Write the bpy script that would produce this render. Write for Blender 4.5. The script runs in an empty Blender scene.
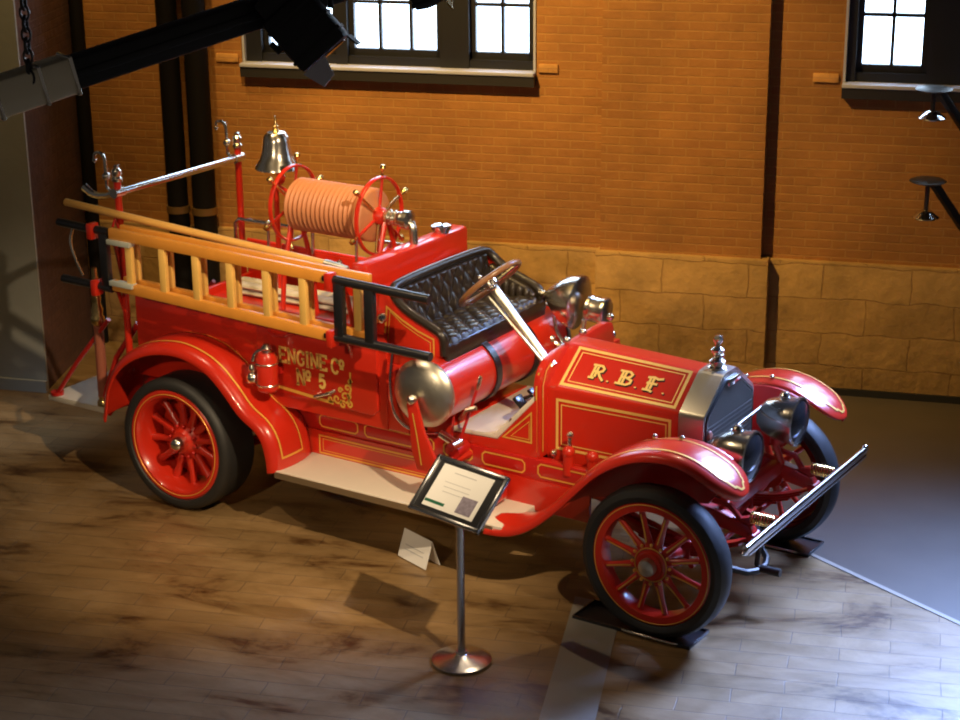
import bpy, bmesh, math, random
from mathutils import Vector, Matrix
random.seed(7)
SC = bpy.context.scene
COL = SC.collection
PI = math.pi
V = Vector

# ------------------------------------------------------------------ materials
def mat(name, col, rough=0.5, metal=0.0, coat=0.0, spec=0.5, emit=None, estr=0.0, noise=0.0, nscale=20.0, bump=0.0, bscale=60.0):
    m = bpy.data.materials.new(name); m.use_nodes = True
    nt = m.node_tree; b = nt.nodes['Principled BSDF']
    b.inputs['Base Color'].default_value = (*col, 1)
    b.inputs['Roughness'].default_value = rough
    b.inputs['Metallic'].default_value = metal
    b.inputs['Coat Weight'].default_value = coat
    b.inputs['Coat Roughness'].default_value = 0.06
    b.inputs['Specular IOR Level'].default_value = spec
    if emit:
        b.inputs['Emission Color'].default_value = (*emit, 1)
        b.inputs['Emission Strength'].default_value = estr
    if noise or bump:
        tc = nt.nodes.new('ShaderNodeTexCoord')
    if noise:
        n = nt.nodes.new('ShaderNodeTexNoise'); n.inputs['Scale'].default_value = nscale; n.inputs['Detail'].default_value = 6
        nt.links.new(tc.outputs['Object'], n.inputs['Vector'])
        mx = nt.nodes.new('ShaderNodeMix'); mx.data_type = 'RGBA'
        mx.inputs[6].default_value = (*[c*(1-noise) for c in col], 1)
        mx.inputs[7].default_value = (*[min(1, c*(1+noise)) for c in col], 1)
        nt.links.new(n.outputs['Fac'], mx.inputs[0]); nt.links.new(mx.outputs[2], b.inputs['Base Color'])
    if bump:
        n = nt.nodes.new('ShaderNodeTexNoise'); n.inputs['Scale'].default_value = bscale; n.inputs['Detail'].default_value = 4
        nt.links.new(tc.outputs['Object'], n.inputs['Vector'])
        bp = nt.nodes.new('ShaderNodeBump'); bp.inputs['Strength'].default_value = bump; bp.inputs['Distance'].default_value = 0.01
        nt.links.new(n.outputs['Fac'], bp.inputs['Height']); nt.links.new(bp.outputs['Normal'], b.inputs['Normal'])
    return m

RED = mat('red_paint', (0.54, 0.022, 0.008), 0.28, 0, 0.6)
RED2 = mat('red_chassis_paint', (0.45, 0.012, 0.008), 0.35, 0, 0.4)
GOLD = mat('gold_leaf', (0.78, 0.42, 0.07), 0.4, 0.25)
GOLDB = mat('gold_leaf_bright', (0.95, 0.62, 0.16), 0.4, 0.2)
INK = mat('black_outline_paint', (0.03, 0.01, 0.006), 0.4)
NICK = mat('nickel', (0.74, 0.69, 0.60), 0.22, 1.0)
NICKB = mat('brushed_nickel', (0.66, 0.62, 0.52), 0.36, 1.0)
CHROME = mat('chrome', (0.75, 0.74, 0.74), 0.14, 1.0)
BRASS = mat('brass', (0.75, 0.52, 0.2), 0.25, 1.0)
COPPER = mat('red_brown_leather_wrap', (0.30, 0.09, 0.05), 0.5)
TIRE = mat('tire_rubber', (0.018, 0.017, 0.016), 0.55, noise=0.2, nscale=8)
WOOD = mat('varnished_ladder_wood', (0.72, 0.29, 0.04), 0.32, 0, 0.3, noise=0.12, nscale=9)
RUNG = mat('pale_rung_wood', (0.80, 0.48, 0.12), 0.4, 0, 0.2, noise=0.08, nscale=14)
POLEW = mat('pale_pole_wood', (0.78, 0.42, 0.10), 0.35, 0, 0.3, noise=0.08, nscale=10)
WHEELW = mat('steering_wheel_wood', (0.26, 0.12, 0.045), 0.3, 0, 0.5, noise=0.2, nscale=12)
BLACK = mat('black_enamel', (0.012, 0.012, 0.014), 0.3, 0, 0.3)
BLACKM = mat('black_matte', (0.012, 0.011, 0.011), 0.6)
DARKST = mat('dark_oily_steel', (0.06, 0.055, 0.05), 0.45, 0.7)
LEATH = mat('black_tufted_leather', (0.020, 0.014, 0.010), 0.30, 0, 0.5, bump=0.12, bscale=60)
CREAM = mat('cream_linoleum', (0.66, 0.60, 0.50), 0.5, noise=0.05, nscale=6)
CANVAS = mat('canvas_hose', (0.45, 0.40, 0.33), 0.8, noise=0.15, nscale=20)
HOSE = mat('red_rubber_hose', (0.50, 0.20, 0.085), 0.5, noise=0.1, nscale=10)
GRILLE = mat('radiator_core', (0.20, 0.19, 0.165), 0.55, 0.2)
GLASS = mat('lamp_lens', (0.02, 0.02, 0.022), 0.18, 0.0, 0.3)
PAPER = mat('paper', (0.80, 0.79, 0.76), 0.7)
PAPERG = mat('paper_print_grey', (0.50, 0.50, 0.50), 0.7)
GREEN = mat('paper_print_green', (0.01, 0.12, 0.06), 0.6)
PHOTO = mat('paper_print_photo', (0.24, 0.21, 0.27), 0.6, noise=0.7, nscale=40)
ALU = mat('silver_frame', (0.6, 0.6, 0.62), 0.25, 1.0)
PIPE = mat('dark_iron_pipe', (0.006, 0.005, 0.005), 0.6, spec=0.15)
FRAMEW = mat('dark_window_frame', (0.006, 0.006, 0.010), 0.5)
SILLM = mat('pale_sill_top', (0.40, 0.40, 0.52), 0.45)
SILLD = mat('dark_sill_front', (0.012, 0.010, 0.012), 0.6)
SKYP = mat('daylit_window_glass', (0.5, 0.6, 0.7), 0.2, emit=(0.55, 0.75, 1.0), estr=9.0)
STEELB = mat('satin_steel_sleeve', (0.85, 0.74, 0.50), 0.4, 0.0)
FLAP = mat('pale_barn_door', (0.75, 0.72, 0.78), 0.5)

SHOE = mat('pale_galvanised_shoe', (0.50, 0.52, 0.44), 0.4, 0.2)

def xz_coord(nt):
    tc = nt.nodes.new('ShaderNodeTexCoord'); sp = nt.nodes.new('ShaderNodeSeparateXYZ'); cb = nt.nodes.new('ShaderNodeCombineXYZ')
    nt.links.new(tc.outputs['Object'], sp.inputs[0])
    ad = nt.nodes.new('ShaderNodeMath'); ad.operation = 'ADD'
    nt.links.new(sp.outputs['X'], ad.inputs[0]); nt.links.new(sp.outputs['Y'], ad.inputs[1])
    nt.links.new(ad.outputs[0], cb.inputs[0]); nt.links.new(sp.outputs['Z'], cb.inputs[1])
    return tc, cb

def brick_mat(name, c1, c2, mortar, bw, rh, ms, nz=0.35, nsc=1.6, rough=0.8, bump=0.4, distort=0.0, bias=0.0):
    m = bpy.data.materials.new(name); m.use_nodes = True
    nt = m.node_tree; b = nt.nodes['Principled BSDF']; L = nt.links
    b.inputs['Roughness'].default_value = rough
    tc, cb = xz_coord(nt)
    br = nt.nodes.new('ShaderNodeTexBrick')
    br.inputs['Scale'].default_value = 1; br.inputs['Brick Width'].default_value = bw; br.inputs['Row Height'].default_value = rh
    br.inputs['Mortar Size'].default_value = ms; br.inputs['Mortar Smooth'].default_value = 0.4; br.inputs['Bias'].default_value = bias
    br.inputs['Color1'].default_value = (*c1, 1); br.inputs['Color2'].default_value = (*c2, 1); br.inputs['Mortar'].default_value = (*mortar, 1)
    src = cb.outputs[0]
    if distort:
        dn = nt.nodes.new('ShaderNodeTexNoise'); dn.inputs['Scale'].default_value = 3.0; dn.inputs['Detail'].default_value = 3
        L.new(tc.outputs['Object'], dn.inputs['Vector'])
        vm = nt.nodes.new('ShaderNodeVectorMath'); vm.operation = 'MULTIPLY_ADD'
        vm.inputs[1].default_value = (distort, distort, 0)
        L.new(dn.outputs['Color'], vm.inputs[0]); L.new(cb.outputs[0], vm.inputs[2]); src = vm.outputs[0]
    L.new(src, br.inputs['Vector'])
    n = nt.nodes.new('ShaderNodeTexNoise'); n.inputs['Scale'].default_value = nsc; n.inputs['Detail'].default_value = 8; n.inputs['Roughness'].default_value = 0.65
    L.new(tc.outputs['Object'], n.inputs['Vector'])
    rp = nt.nodes.new('ShaderNodeMapRange'); rp.inputs[1].default_value = 0.3; rp.inputs[2].default_value = 0.7
    rp.inputs[3].default_value = 1 - nz; rp.inputs[4].default_value = 1 + nz
    L.new(n.outputs['Fac'], rp.inputs[0])
    mul = nt.nodes.new('ShaderNodeVectorMath'); mul.operation = 'SCALE'
    L.new(br.outputs['Color'], mul.inputs[0]); L.new(rp.outputs[0], mul.inputs['Scale'])
    L.new(mul.outputs[0], b.inputs['Base Color'])
    n2 = nt.nodes.new('ShaderNodeTexNoise'); n2.inputs['Scale'].default_value = 14; n2.inputs['Detail'].default_value = 6
    L.new(tc.outputs['Object'], n2.inputs['Vector'])
    sb = nt.nodes.new('ShaderNodeMath'); sb.operation = 'SUBTRACT'
    L.new(n2.outputs['Fac'], sb.inputs[0]); L.new(br.outputs['Fac'], sb.inputs[1])
    bp = nt.nodes.new('ShaderNodeBump'); bp.inputs['Strength'].default_value = bump; bp.inputs['Distance'].default_value = 0.02
    L.new(sb.outputs[0], bp.inputs['Height']); L.new(bp.outputs['Normal'], b.inputs['Normal'])
    return m

BRICK = brick_mat('old_orange_brick', (0.33, 0.138, 0.033), (0.295, 0.118, 0.029), (0.35, 0.165, 0.046), 0.215, 0.072, 0.007, 0.28, 1.1)
STONE = brick_mat('rough_sandstone', (0.40, 0.235, 0.085), (0.34, 0.195, 0.068), (0.29, 0.16, 0.056), 0.70, 0.285, 0.007, 0.36, 2.2, 0.85, 0.6, 0.09)
CONC = mat('grey_concrete', (0.30, 0.30, 0.265), 0.8, noise=0.15, nscale=2.0, bump=0.2, bscale=20)
CEILM = mat('dark_ceiling_boards', (0.03, 0.022, 0.016), 0.8)

def floor_mat():
    m = bpy.data.materials.new('worn_block_floor'); m.use_nodes = True
    nt = m.node_tree; b = nt.nodes['Principled BSDF']; L = nt.links
    tc = nt.nodes.new('ShaderNodeTexCoord')
    br = nt.nodes.new('ShaderNodeTexBrick'); br.inputs['Scale'].default_value = 1
    br.inputs['Brick Width'].default_value = 0.58; br.inputs['Row Height'].default_value = 0.155; br.inputs['Mortar Size'].default_value = 0.004
    br.inputs['Mortar Smooth'].default_value = 0.6
    br.inputs['Color1'].default_value = (0.25, 0.162, 0.075, 1); br.inputs['Color2'].default_value = (0.21, 0.135, 0.062, 1); br.inputs['Mortar'].default_value = (0.13, 0.085, 0.048, 1)
    dn = nt.nodes.new('ShaderNodeTexNoise'); dn.inputs['Scale'].default_value = 5; dn.inputs['Detail'].default_value = 3
    L.new(tc.outputs['Object'], dn.inputs['Vector'])
    vm = nt.nodes.new('ShaderNodeVectorMath'); vm.operation = 'MULTIPLY_ADD'; vm.inputs[1].default_value = (0.03, 0.02, 0)
    L.new(dn.outputs['Color'], vm.inputs[0]); L.new(tc.outputs['Object'], vm.inputs[2]); L.new(vm.outputs[0], br.inputs['Vector'])
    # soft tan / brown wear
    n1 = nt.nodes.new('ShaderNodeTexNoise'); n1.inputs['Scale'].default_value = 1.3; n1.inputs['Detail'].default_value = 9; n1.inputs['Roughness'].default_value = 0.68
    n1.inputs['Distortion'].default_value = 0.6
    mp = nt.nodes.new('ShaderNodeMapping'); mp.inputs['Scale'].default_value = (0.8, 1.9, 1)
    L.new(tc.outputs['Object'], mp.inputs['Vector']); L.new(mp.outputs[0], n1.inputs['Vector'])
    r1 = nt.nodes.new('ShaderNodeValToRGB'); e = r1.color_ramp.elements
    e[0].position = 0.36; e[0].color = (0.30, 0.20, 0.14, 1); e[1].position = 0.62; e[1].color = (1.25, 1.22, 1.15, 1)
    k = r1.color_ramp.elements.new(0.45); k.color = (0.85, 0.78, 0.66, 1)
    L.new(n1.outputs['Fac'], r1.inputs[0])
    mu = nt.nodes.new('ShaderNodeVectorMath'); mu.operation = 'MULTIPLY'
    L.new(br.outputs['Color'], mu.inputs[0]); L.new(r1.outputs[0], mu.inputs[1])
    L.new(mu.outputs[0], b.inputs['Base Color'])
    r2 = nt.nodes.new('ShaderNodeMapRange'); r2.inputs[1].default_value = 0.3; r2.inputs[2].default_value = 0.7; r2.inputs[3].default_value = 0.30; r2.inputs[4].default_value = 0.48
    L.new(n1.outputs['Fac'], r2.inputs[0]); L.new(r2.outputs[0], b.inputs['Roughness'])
    bp = nt.nodes.new('ShaderNodeBump'); bp.inputs['Strength'].default_value = 0.35; bp.inputs['Distance'].default_value = 0.006
    sb = nt.nodes.new('ShaderNodeMath'); sb.operation = 'SUBTRACT'
    n3 = nt.nodes.new('ShaderNodeTexNoise'); n3.inputs['Scale'].default_value = 8; n3.inputs['Detail'].default_value = 5
    L.new(tc.outputs['Object'], n3.inputs['Vector'])
    L.new(n3.outputs['Fac'], sb.inputs[0]); L.new(br.outputs['Fac'], sb.inputs[1]); L.new(sb.outputs[0], bp.inputs['Height'])
    L.new(bp.outputs['Normal'], b.inputs['Normal'])
    return m
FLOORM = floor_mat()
STRIPM = mat('pale_grey_floor_strip', (0.26, 0.245, 0.21), 0.38, noise=0.12, nscale=5)
SMOOTHM = mat('smooth_grey_floor', (0.085, 0.066, 0.050), 0.38, noise=0.2, nscale=3)

# ------------------------------------------------------------------ mesh builder
def axm(o, z, x=None):
    z = V(z).normalized()
    if x is None: x = V((1, 0, 0)) if abs(z.x) < 0.9 else V((0, 1, 0))
    x = V(x); x = (x - z*x.dot(z)).normalized(); y = z.cross(x)
    M = Matrix.Identity(4)
    for i in range(3): M[i][0], M[i][1], M[i][2], M[i][3] = x[i], y[i], z[i], o[i]
    return M

NOSPLIT = {'pinstripe', 'company_lettering', 'scroll_ornament', 'printed_lines', 'glazing_bars', 'window_frame', 'reveal_trim', 'core_fins', 'hose_box', 'fire_hose', 'hanging_chain'}
KEEP = ('wall_', 'trim_', 'floor', 'ceiling', 'baseboard_')
class MB:
    def __init__(s): s.bm = bmesh.new()
    def face(s, pts):
        try: return s.bm.faces.new([s.bm.verts.new(p) for p in pts])
        except ValueError: pass
    def _merge(s, b2, M):
        me = bpy.data.meshes.new('tmp'); b2.transform(M); b2.to_mesh(me); b2.free(); s.bm.from_mesh(me); bpy.data.meshes.remove(me)
    def box(s, c, d, M=None, bev=0.0, seg=2):
        b = bmesh.new(); bmesh.ops.create_cube(b, size=1); bmesh.ops.scale(b, vec=d, verts=b.verts)
        if bev: bmesh.ops.bevel(b, geom=b.edges[:], offset=bev, segments=seg, affect='EDGES', profile=0.5)
        s._merge(b, (M or Matrix.Identity(4)) @ Matrix.Translation(c) if M else Matrix.Translation(c)); return s
    def b2(s, a, b, bev=0.0):
        a = V(a); b = V(b); return s.box((a+b)/2, [abs(q) for q in (b-a)], bev=bev)
    def bar(s, p0, p1, w, h, up=(0, 0, 1), bev=0.0):
        p0 = V(p0); p1 = V(p1); d = p1-p0; x = d.normalized(); z = V(up); z = (z-x*z.dot(x)).normalized(); y = z.cross(x)
        M = Matrix.Identity(4); c = (p0+p1)/2
        for i in range(3): M[i][0], M[i][1], M[i][2], M[i][3] = x[i], y[i], z[i], c[i]
        return s.box((0, 0, 0), (d.length, w, h), M, bev)
    def lathe(s, prof, M=None, seg=32, cap=True):
        M = M or Matrix.Identity(4); rings = []
        for r, h in prof:
            if r < 1e-6: rings.append([s.bm.verts.new(M @ V((0, 0, h)))])
            else: rings.append([s.bm.verts.new(M @ V((r*math.cos(2*PI*i/seg), r*math.sin(2*PI*i/seg), h))) for i in range(seg)])
        for a, b in zip(rings, rings[1:]):
            for i in range(seg):
                j = (i+1) % seg
                if len(a) == 1 and len(b) == 1: continue
                if len(a) == 1: f = [a[0], b[j], b[i]][::-1]
                elif len(b) == 1: f = [a[i], a[j], b[0]]
                else: f = [a[i], a[j], b[j], b[i]]
                s.bm.faces.new(f)
        if cap:
            if len(rings[0]) > 1: s.bm.faces.new(rings[0][::-1])
            if len(rings[-1]) > 1: s.bm.faces.new(rings[-1])
        return s
    def cyl(s, p0, p1, r0, r1=None, seg=16):
        p0 = V(p0); p1 = V(p1); r1 = r0 if r1 is None else r1
        return s.lathe([(r0, 0), (r1, (p1-p0).length)], axm(p0, p1-p0), seg)
    def ball(s, c, r, sq=(1, 1, 1), seg=20):
        b = bmesh.new(); bmesh.ops.create_uvsphere(b, u_segments=seg, v_segments=max(8, seg//2), radius=r)
        bmesh.ops.scale(b, vec=sq, verts=b.verts); s._merge(b, Matrix.Translation(c)); return s
    def torus(s, R, r, M, seg=48, ss=10, a0=0, a1=2*PI, sq=1.0):
        full = abs(a1-a0-2*PI) < 1e-5; n = seg if full else seg+1; rs = []
        for i in range(n):
            a = a0+(a1-a0)*i/seg
            rs.append([s.bm.verts.new(M @ V(((R+r*math.cos(t))*math.cos(a), (R+r*math.cos(t))*math.sin(a), r*sq*math.sin(t)))) for t in [2*PI*k/ss for k in range(ss)]])
        for i in range(n if full else n-1):
            a, b = rs[i], rs[(i+1) % n]
            for k in range(ss): s.bm.faces.new([a[k], b[k], b[(k+1) % ss], a[(k+1) % ss]])
        return s
    def tube(s, pts, r, seg=10, rs=None, smooth=0):
        pts = [V(p) for p in pts]
        for _ in range(smooth):
            q = [pts[0]]
            for a, b in zip(pts, pts[1:]): q += [a*0.75+b*0.25, a*0.25+b*0.75]
            q.append(pts[-1]); pts = q
        n = len(pts); t0 = (pts[1]-pts[0]).normalized()
        x = V((0, 0, 1)).cross(t0)
        if x.length < 1e-3: x = V((1, 0, 0))
        x.normalize(); rings = []
        for i, p in enumerate(pts):
            t = (pts[min(i+1, n-1)]-pts[max(i-1, 0)]).normalized()
            x = (x-t*x.dot(t)).normalized(); y = t.cross(x)
            rr = r if rs is None else rs[0]+(rs[1]-rs[0])*i/(n-1)
            rings.append([s.bm.verts.new(p+(x*math.cos(a)+y*math.sin(a))*rr) for a in [2*PI*k/seg for k in range(seg)]])
        for a, b in zip(rings, rings[1:]):
            for k in range(seg): s.bm.faces.new([a[k], a[(k+1) % seg], b[(k+1) % seg], b[k]])
        s.bm.faces.new(rings[0][::-1]); s.bm.faces.new(rings[-1]); return s
    def prism(s, poly, y0, y1, f=None, bev=0.0):
        """poly of (x,z) extruded along y, or f(u,v,w) -> point"""
        f = f or (lambda u, v, w: V((u, w, v)))
        b = bmesh.new()
        A = [b.verts.new(f(u, v, y0)) for u, v in poly]; B = [b.verts.new(f(u, v, y1)) for u, v in poly]
        n = len(poly); b.faces.new(A); b.faces.new(B[::-1])
        for i in range(n): b.faces.new([A[i], B[i], B[(i+1) % n], A[(i+1) % n]])
        bmesh.ops.recalc_face_normals(b, faces=b.faces)
        if bev: bmesh.ops.bevel(b, geom=b.edges[:], offset=bev, segments=2, affect='EDGES', profile=0.5)
        s._merge(b, Matrix.Identity(4)); return s
    def ribbon(s, pts, nr, w, closed=False, thick=0.0025):
        """flat line of width w lying on a surface; nr one normal or one per point"""
        pts = [V(p) for p in pts]; n = len(pts)
        nrm = [V(nr)]*n if not isinstance(nr, list) else [V(q) for q in nr]
        Lr = []; Rr = []
        for i in range(n):
            if closed: a, b = pts[i-1], pts[(i+1) % n]
            else: a, b = pts[max(i-1, 0)], pts[min(i+1, n-1)]
            d0 = (pts[i]-a); d1 = (b-pts[i]); N = nrm[i].normalized()
            d0 = d1 if d0.length < 1e-9 else d0; d1 = d0 if d1.length < 1e-9 else d1
            d0 = d0.normalized(); d1 = d1.normalized(); s0 = N.cross(d0).normalized(); s1 = N.cross(d1).normalized()
            m = s0+s1
            m = s0 if m.length < 1e-6 else m.normalized()
            k = min(2.0, 1/max(0.3, m.dot(s0)))
            o = pts[i]+N*thick
            Lr.append(s.bm.verts.new(o+m*w/2*k)); Rr.append(s.bm.verts.new(o-m*w/2*k))
        for i in range(n if closed else n-1):
            j = (i+1) % n
            try: s.bm.faces.new([Rr[i], Rr[j], Lr[j], Lr[i]])
            except ValueError: pass
        return s
    def build(s, name, m, parent=None, loc=None, rotz=0, sharp=38, solid=0, sub=0, recalc=True):
        if recalc: bmesh.ops.recalc_face_normals(s.bm, faces=s.bm.faces)
        groups = [None] if (name in NOSPLIT or name.startswith(KEEP)) else s.clusters()
        first = None
        for gfaces in groups:
            bm = s.bm
            if len(groups) > 1:
                bm = s.bm.copy(); bm.faces.ensure_lookup_table()
                keep = set(gfaces); bmesh.ops.delete(bm, geom=[f for f in bm.faces if f.index not in keep], context='FACES')
                for v in [v for v in bm.verts if not v.link_faces]: bm.verts.remove(v)
            o = s._emit(bm, name, m, parent, loc, rotz, sharp, solid, sub)
            if len(groups) > 1: bm.free()
            first = first or o
        s.bm.free(); return first
    def clusters(s):
        s.bm.faces.index_update(); s.bm.faces.ensure_lookup_table(); seen = set(); comps = []
        for f in s.bm.faces:
            if f.index in seen: continue
            st = [f]; seen.add(f.index); fs = []; lo = [1e9]*3; hi = [-1e9]*3
            while st:
                g = st.pop(); fs.append(g.index)
                for v in g.verts:
                    for i in range(3): lo[i] = min(lo[i], v.co[i]); hi[i] = max(hi[i], v.co[i])
                    for q in v.link_faces:
                        if q.index not in seen: seen.add(q.index); st.append(q)
            comps.append([fs, lo, hi])
        merged = True
        while merged:
            merged = False; out = []
            for c in comps:
                for d in out:
                    if all(c[1][i] <= d[2][i]+0.006 and d[1][i] <= c[2][i]+0.006 for i in range(3)):
                        d[0] += c[0]; d[1] = [min(a, b) for a, b in zip(c[1], d[1])]; d[2] = [max(a, b) for a, b in zip(c[2], d[2])]; merged = True; break
                else: out.append(c)
            comps = out
        return [c[0] for c in comps]
    def _emit(s, bm, name, m, parent, loc, rotz, sharp, solid, sub):
        me = bpy.data.meshes.new(name); bm.to_mesh(me)
        for p in me.polygons: p.use_smooth = True
        me.set_sharp_from_angle(angle=math.radians(sharp))
        me.materials.append(m)
        o = bpy.data.objects.new(name, me); COL.objects.link(o)
        if loc is not None: o.location = loc
        o.rotation_euler.z = rotz
        if parent: o.parent = parent
        if solid:
            md = o.modifiers.new('Solidify', 'SOLIDIFY'); md.thickness = solid; md.offset = 0
        if sub:
            md = o.modifiers.new('Subdivision', 'SUBSURF'); md.levels = sub; md.render_levels = sub
        return o

def tag(o, label, cat, group=None):
    o['label'] = label; o['category'] = cat
    if group: o['group'] = group
    return o
def struct(o, label=None):
    o['kind'] = 'structure'
    if label: o['label'] = label
    return o
def empty(name, loc=(0, 0, 0), rotz=0, parent=None):
    o = bpy.data.objects.new(name, None); COL.objects.link(o); o.location = loc; o.rotation_euler.z = rotz; o.empty_display_size = 0.2
    if parent: o.parent = parent
    return o
def lab(o, t): o['label'] = t; return o
def mirror(f):
    for sg in (-1, 1): f(sg)

# ------------------------------------------------------------------ camera
CP = V((8.2892, -9.7718, 5.1226)); YAW, PIT, ROL, FPX = -0.5740, 0.3254, -0.0092, 1835.08
fw = V((math.cos(PIT)*math.sin(YAW), math.cos(PIT)*math.cos(YAW), -math.sin(PIT)))
r0 = V((math.cos(YAW), -math.sin(YAW), 0)); u0 = r0.cross(fw)
rv = math.cos(ROL)*r0+math.sin(ROL)*u0; uv = -math.sin(ROL)*r0+math.cos(ROL)*u0
cam = bpy.data.cameras.new('camera'); co = bpy.data.objects.new('camera', cam); COL.objects.link(co)
M = Matrix.Identity(4)
for i in range(3): M[i][0], M[i][1], M[i][2], M[i][3] = rv[i], uv[i], -fw[i], CP[i]
co.matrix_world = M; cam.sensor_width = 36; cam.lens = FPX/960*36; cam.clip_end = 100
SC.camera = co
SC.cycles.filter_width = 2.0

# ------------------------------------------------------------------ setting
WA = math.radians(18.5); P0 = V((3.53, 3.97, 0)); T = V((math.cos(WA), math.sin(WA), 0)); NW = V((math.sin(WA), -math.cos(WA), 0))
HC = 7.4
def wl(s, off, z): return P0+T*s+NW*off+V((0, 0, z))
def wallobj(mb, name, m, **k): return mb.build(name, m, loc=P0, rotz=WA, **k)
# local wall frame: x = along wall, -y = into the room

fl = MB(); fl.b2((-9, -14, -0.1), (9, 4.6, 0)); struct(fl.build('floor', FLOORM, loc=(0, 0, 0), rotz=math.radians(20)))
w = MB()
S0, S1 = -9.5, 5.0
w.b2((S0, 0, 1.12), (S1, 0.35, 2.49))
w.b2((S0, 0, 2.49), (-5.63, 0.35, HC)); w.b2((-3.08, 0, 2.49), (-0.63, 0.35, HC)); w.b2((2.1, 0, 2.49), (S1, 0.35, HC))
w.b2((-5.63, 0, 5.4), (-3.08, 0.35, HC)); w.b2((-0.63, 0, 5.4), (2.1, 0.35, HC))
struct(wallobj(w, 'wall_back', BRICK))
w = MB(); w.b2((-2.52, -0.105, 1.13), (-1.2, 0.02, HC)); struct(wallobj(w, 'trim_4', BRICK))
w = MB(); w.b2((S0, -0.05, 0), (S1, 0.35, 1.12), bev=0.01)
w.b2((-2.55, -0.155, 0), (-1.13, 0.0, 1.135), bev=0.015)
struct(wallobj(w, 'trim_1', STONE))
w = MB(); w.b2((-1.12, -0.075, 0), (S1, -0.04, 0.06)); struct(wallobj(w, 'baseboard_back', BLACKM))  # black strip standing in for the shadow line at the wall foot
# projecting bricks beside the sills
w = MB()
for a, b, z in ((-3.06, -2.9, 2.60), (-0.86, -0.66, 2.60), (-5.86, -5.66, 2.60)): w.b2((a, -0.02, z-0.035), (b, 0.01, z+0.035), bev=0.005)
struct(wallobj(w, 'trim_2', brick_mat('pale_brick', (0.55, 0.27, 0.08), (0.5, 0.24, 0.07), (0.4, 0.2, 0.08), 0.3, 0.1, 0.003)))
# left pier: grey concrete front, brick return
def W2(p): return (V(p)-P0).dot(T), -(V(p)-P0).dot(NW)
pc = W2((-2.592, 0.405, 0))
w = MB()
poly = [(pc[0], pc[1]), (pc[0]-0.02, pc[1]+0.06), (-9.5, pc[1]+0.06), (-9.5, pc[1])]
w.prism(poly, 0, HC, f=lambda u, v, k: V((u, v, k)))
w.b2((-9.5, pc[1]-0.03, 0), (pc[0]+0.0, pc[1], 0.10))
struct(wallobj(w, 'wall_left', CONC))
w = MB()
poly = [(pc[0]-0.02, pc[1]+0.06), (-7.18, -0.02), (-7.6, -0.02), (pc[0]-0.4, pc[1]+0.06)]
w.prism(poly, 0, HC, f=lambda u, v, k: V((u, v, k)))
struct(wallobj(w, 'wall_left_return', brick_mat('shaded_return_brick', (0.085, 0.035, 0.022), (0.065, 0.026, 0.018), (0.075, 0.034, 0.022), 0.215, 0.072, 0.006, 0.3, 1.2)))  # brick coloured darker here to stand in for shade on the return
cm = MB(); cm.b2((-9, -14, HC), (9, 4.6, HC+0.15)); struct(cm.build('ceiling', CEILM, rotz=math.radians(20)))
# floor strip, plain darker area beyond, pale line along its edge
def quad(name, pts, m, h=0.004):
    b = MB(); b.prism([(p[0], p[1]) for p in pts], 0.0, h, f=lambda u, v, k: V((u, v, k))); return struct(b.build(name, m))
quad('trim_3', [(3.084, -0.641), (3.402, -0.60), (4.35, -2.9), (4.02, -2.9)], STRIPM)

quad('trim_5', [(-0.5, 2.56), (8.4, -0.955), (8.4, 5.55), (3.5, 3.9)], SMOOTHM, 0.003)
quad('trim_6', [(-0.4, 2.483), (8.4, -0.995), (8.4, -0.955), (-0.4, 2.523)], mat('pale_floor_line', (0.30, 0.25, 0.19), 0.4), 0.005)
# windows -------------------------------------------------------------
def window(n, s0, s1, sash, label):
    z0, z1 = 2.57, 5.4
    root = empty('window_%d' % n, wl((s0+s1)/2, 0, z0), WA); struct(root)
    c = (s0+s1)/2
    f = MB()
    f.b2((s0-c, 0.05, 0), (s1-c, 0.22, 0.07)); f.b2((s0-c, 0.05, z1-z0-0.08), (s1-c, 0.22, z1-z0))
    edges = [s0]+[q for a, b in sash for q in (a, b)]+[s1]
    for a, b in zip(edges[0::2], edges[1::2]): f.b2((a-c, 0.03, 0), (b-c, 0.22, z1-z0))
    f.build('window_frame', FRAMEW, root)
    for a, b in sash:
        p = MB(); p.b2((a-c, 0.15, 0.07), (b-c, 0.16, z1-z0-0.08)); p.build('window_pane', SKYP, root)
        g = MB(); h0, h1 = 0.07, z1-z0-0.08
        g.b2((a-c, 0.09, h0), (a-c+0.045, 0.15, h1)); g.b2((b-c-0.045, 0.09, h0), (b-c, 0.15, h1))
        g.b2((a-c, 0.09, h0), (b-c, 0.15, h0+0.06)); g.b2((a-c, 0.09, h1-0.06), (b-c, 0.15, h1))
        npan = max(2, round((b-a)/0.26))
        for i in range(1, npan): x = a-c+(b-a)*i/npan; g.b2((x-0.014, 0.10, h0), (x+0.014, 0.15, h1))
        z = h0+0.06+0.385
        while z < h1-0.1: g.b2((a-c, 0.10, z-0.014), (b-c, 0.15, z+0.014)); z += 0.42
        g.build('glazing_bars', FRAMEW, root)
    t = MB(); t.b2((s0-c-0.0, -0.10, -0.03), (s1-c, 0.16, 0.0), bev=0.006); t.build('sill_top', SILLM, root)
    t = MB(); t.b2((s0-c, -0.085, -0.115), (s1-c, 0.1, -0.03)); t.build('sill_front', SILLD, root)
    t = MB()
    t.b2((s0-c, -0.012, 0), (s0-c+0.02, 0.05, z1-z0)); t.b2((s1-c-0.02, -0.012, 0), (s1-c, 0.05, z1-z0)); t.build('reveal_trim', SILLM, root)
window(1, -5.62, -3.085, [(-5.46, -4.80), (-4.70, -3.90), (-3.655, -3.12)], '')
window(2, -0.63, 2.1, [(-0.54, 0.0), (0.26, 0.98), (1.24, 1.95)], '')

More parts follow.
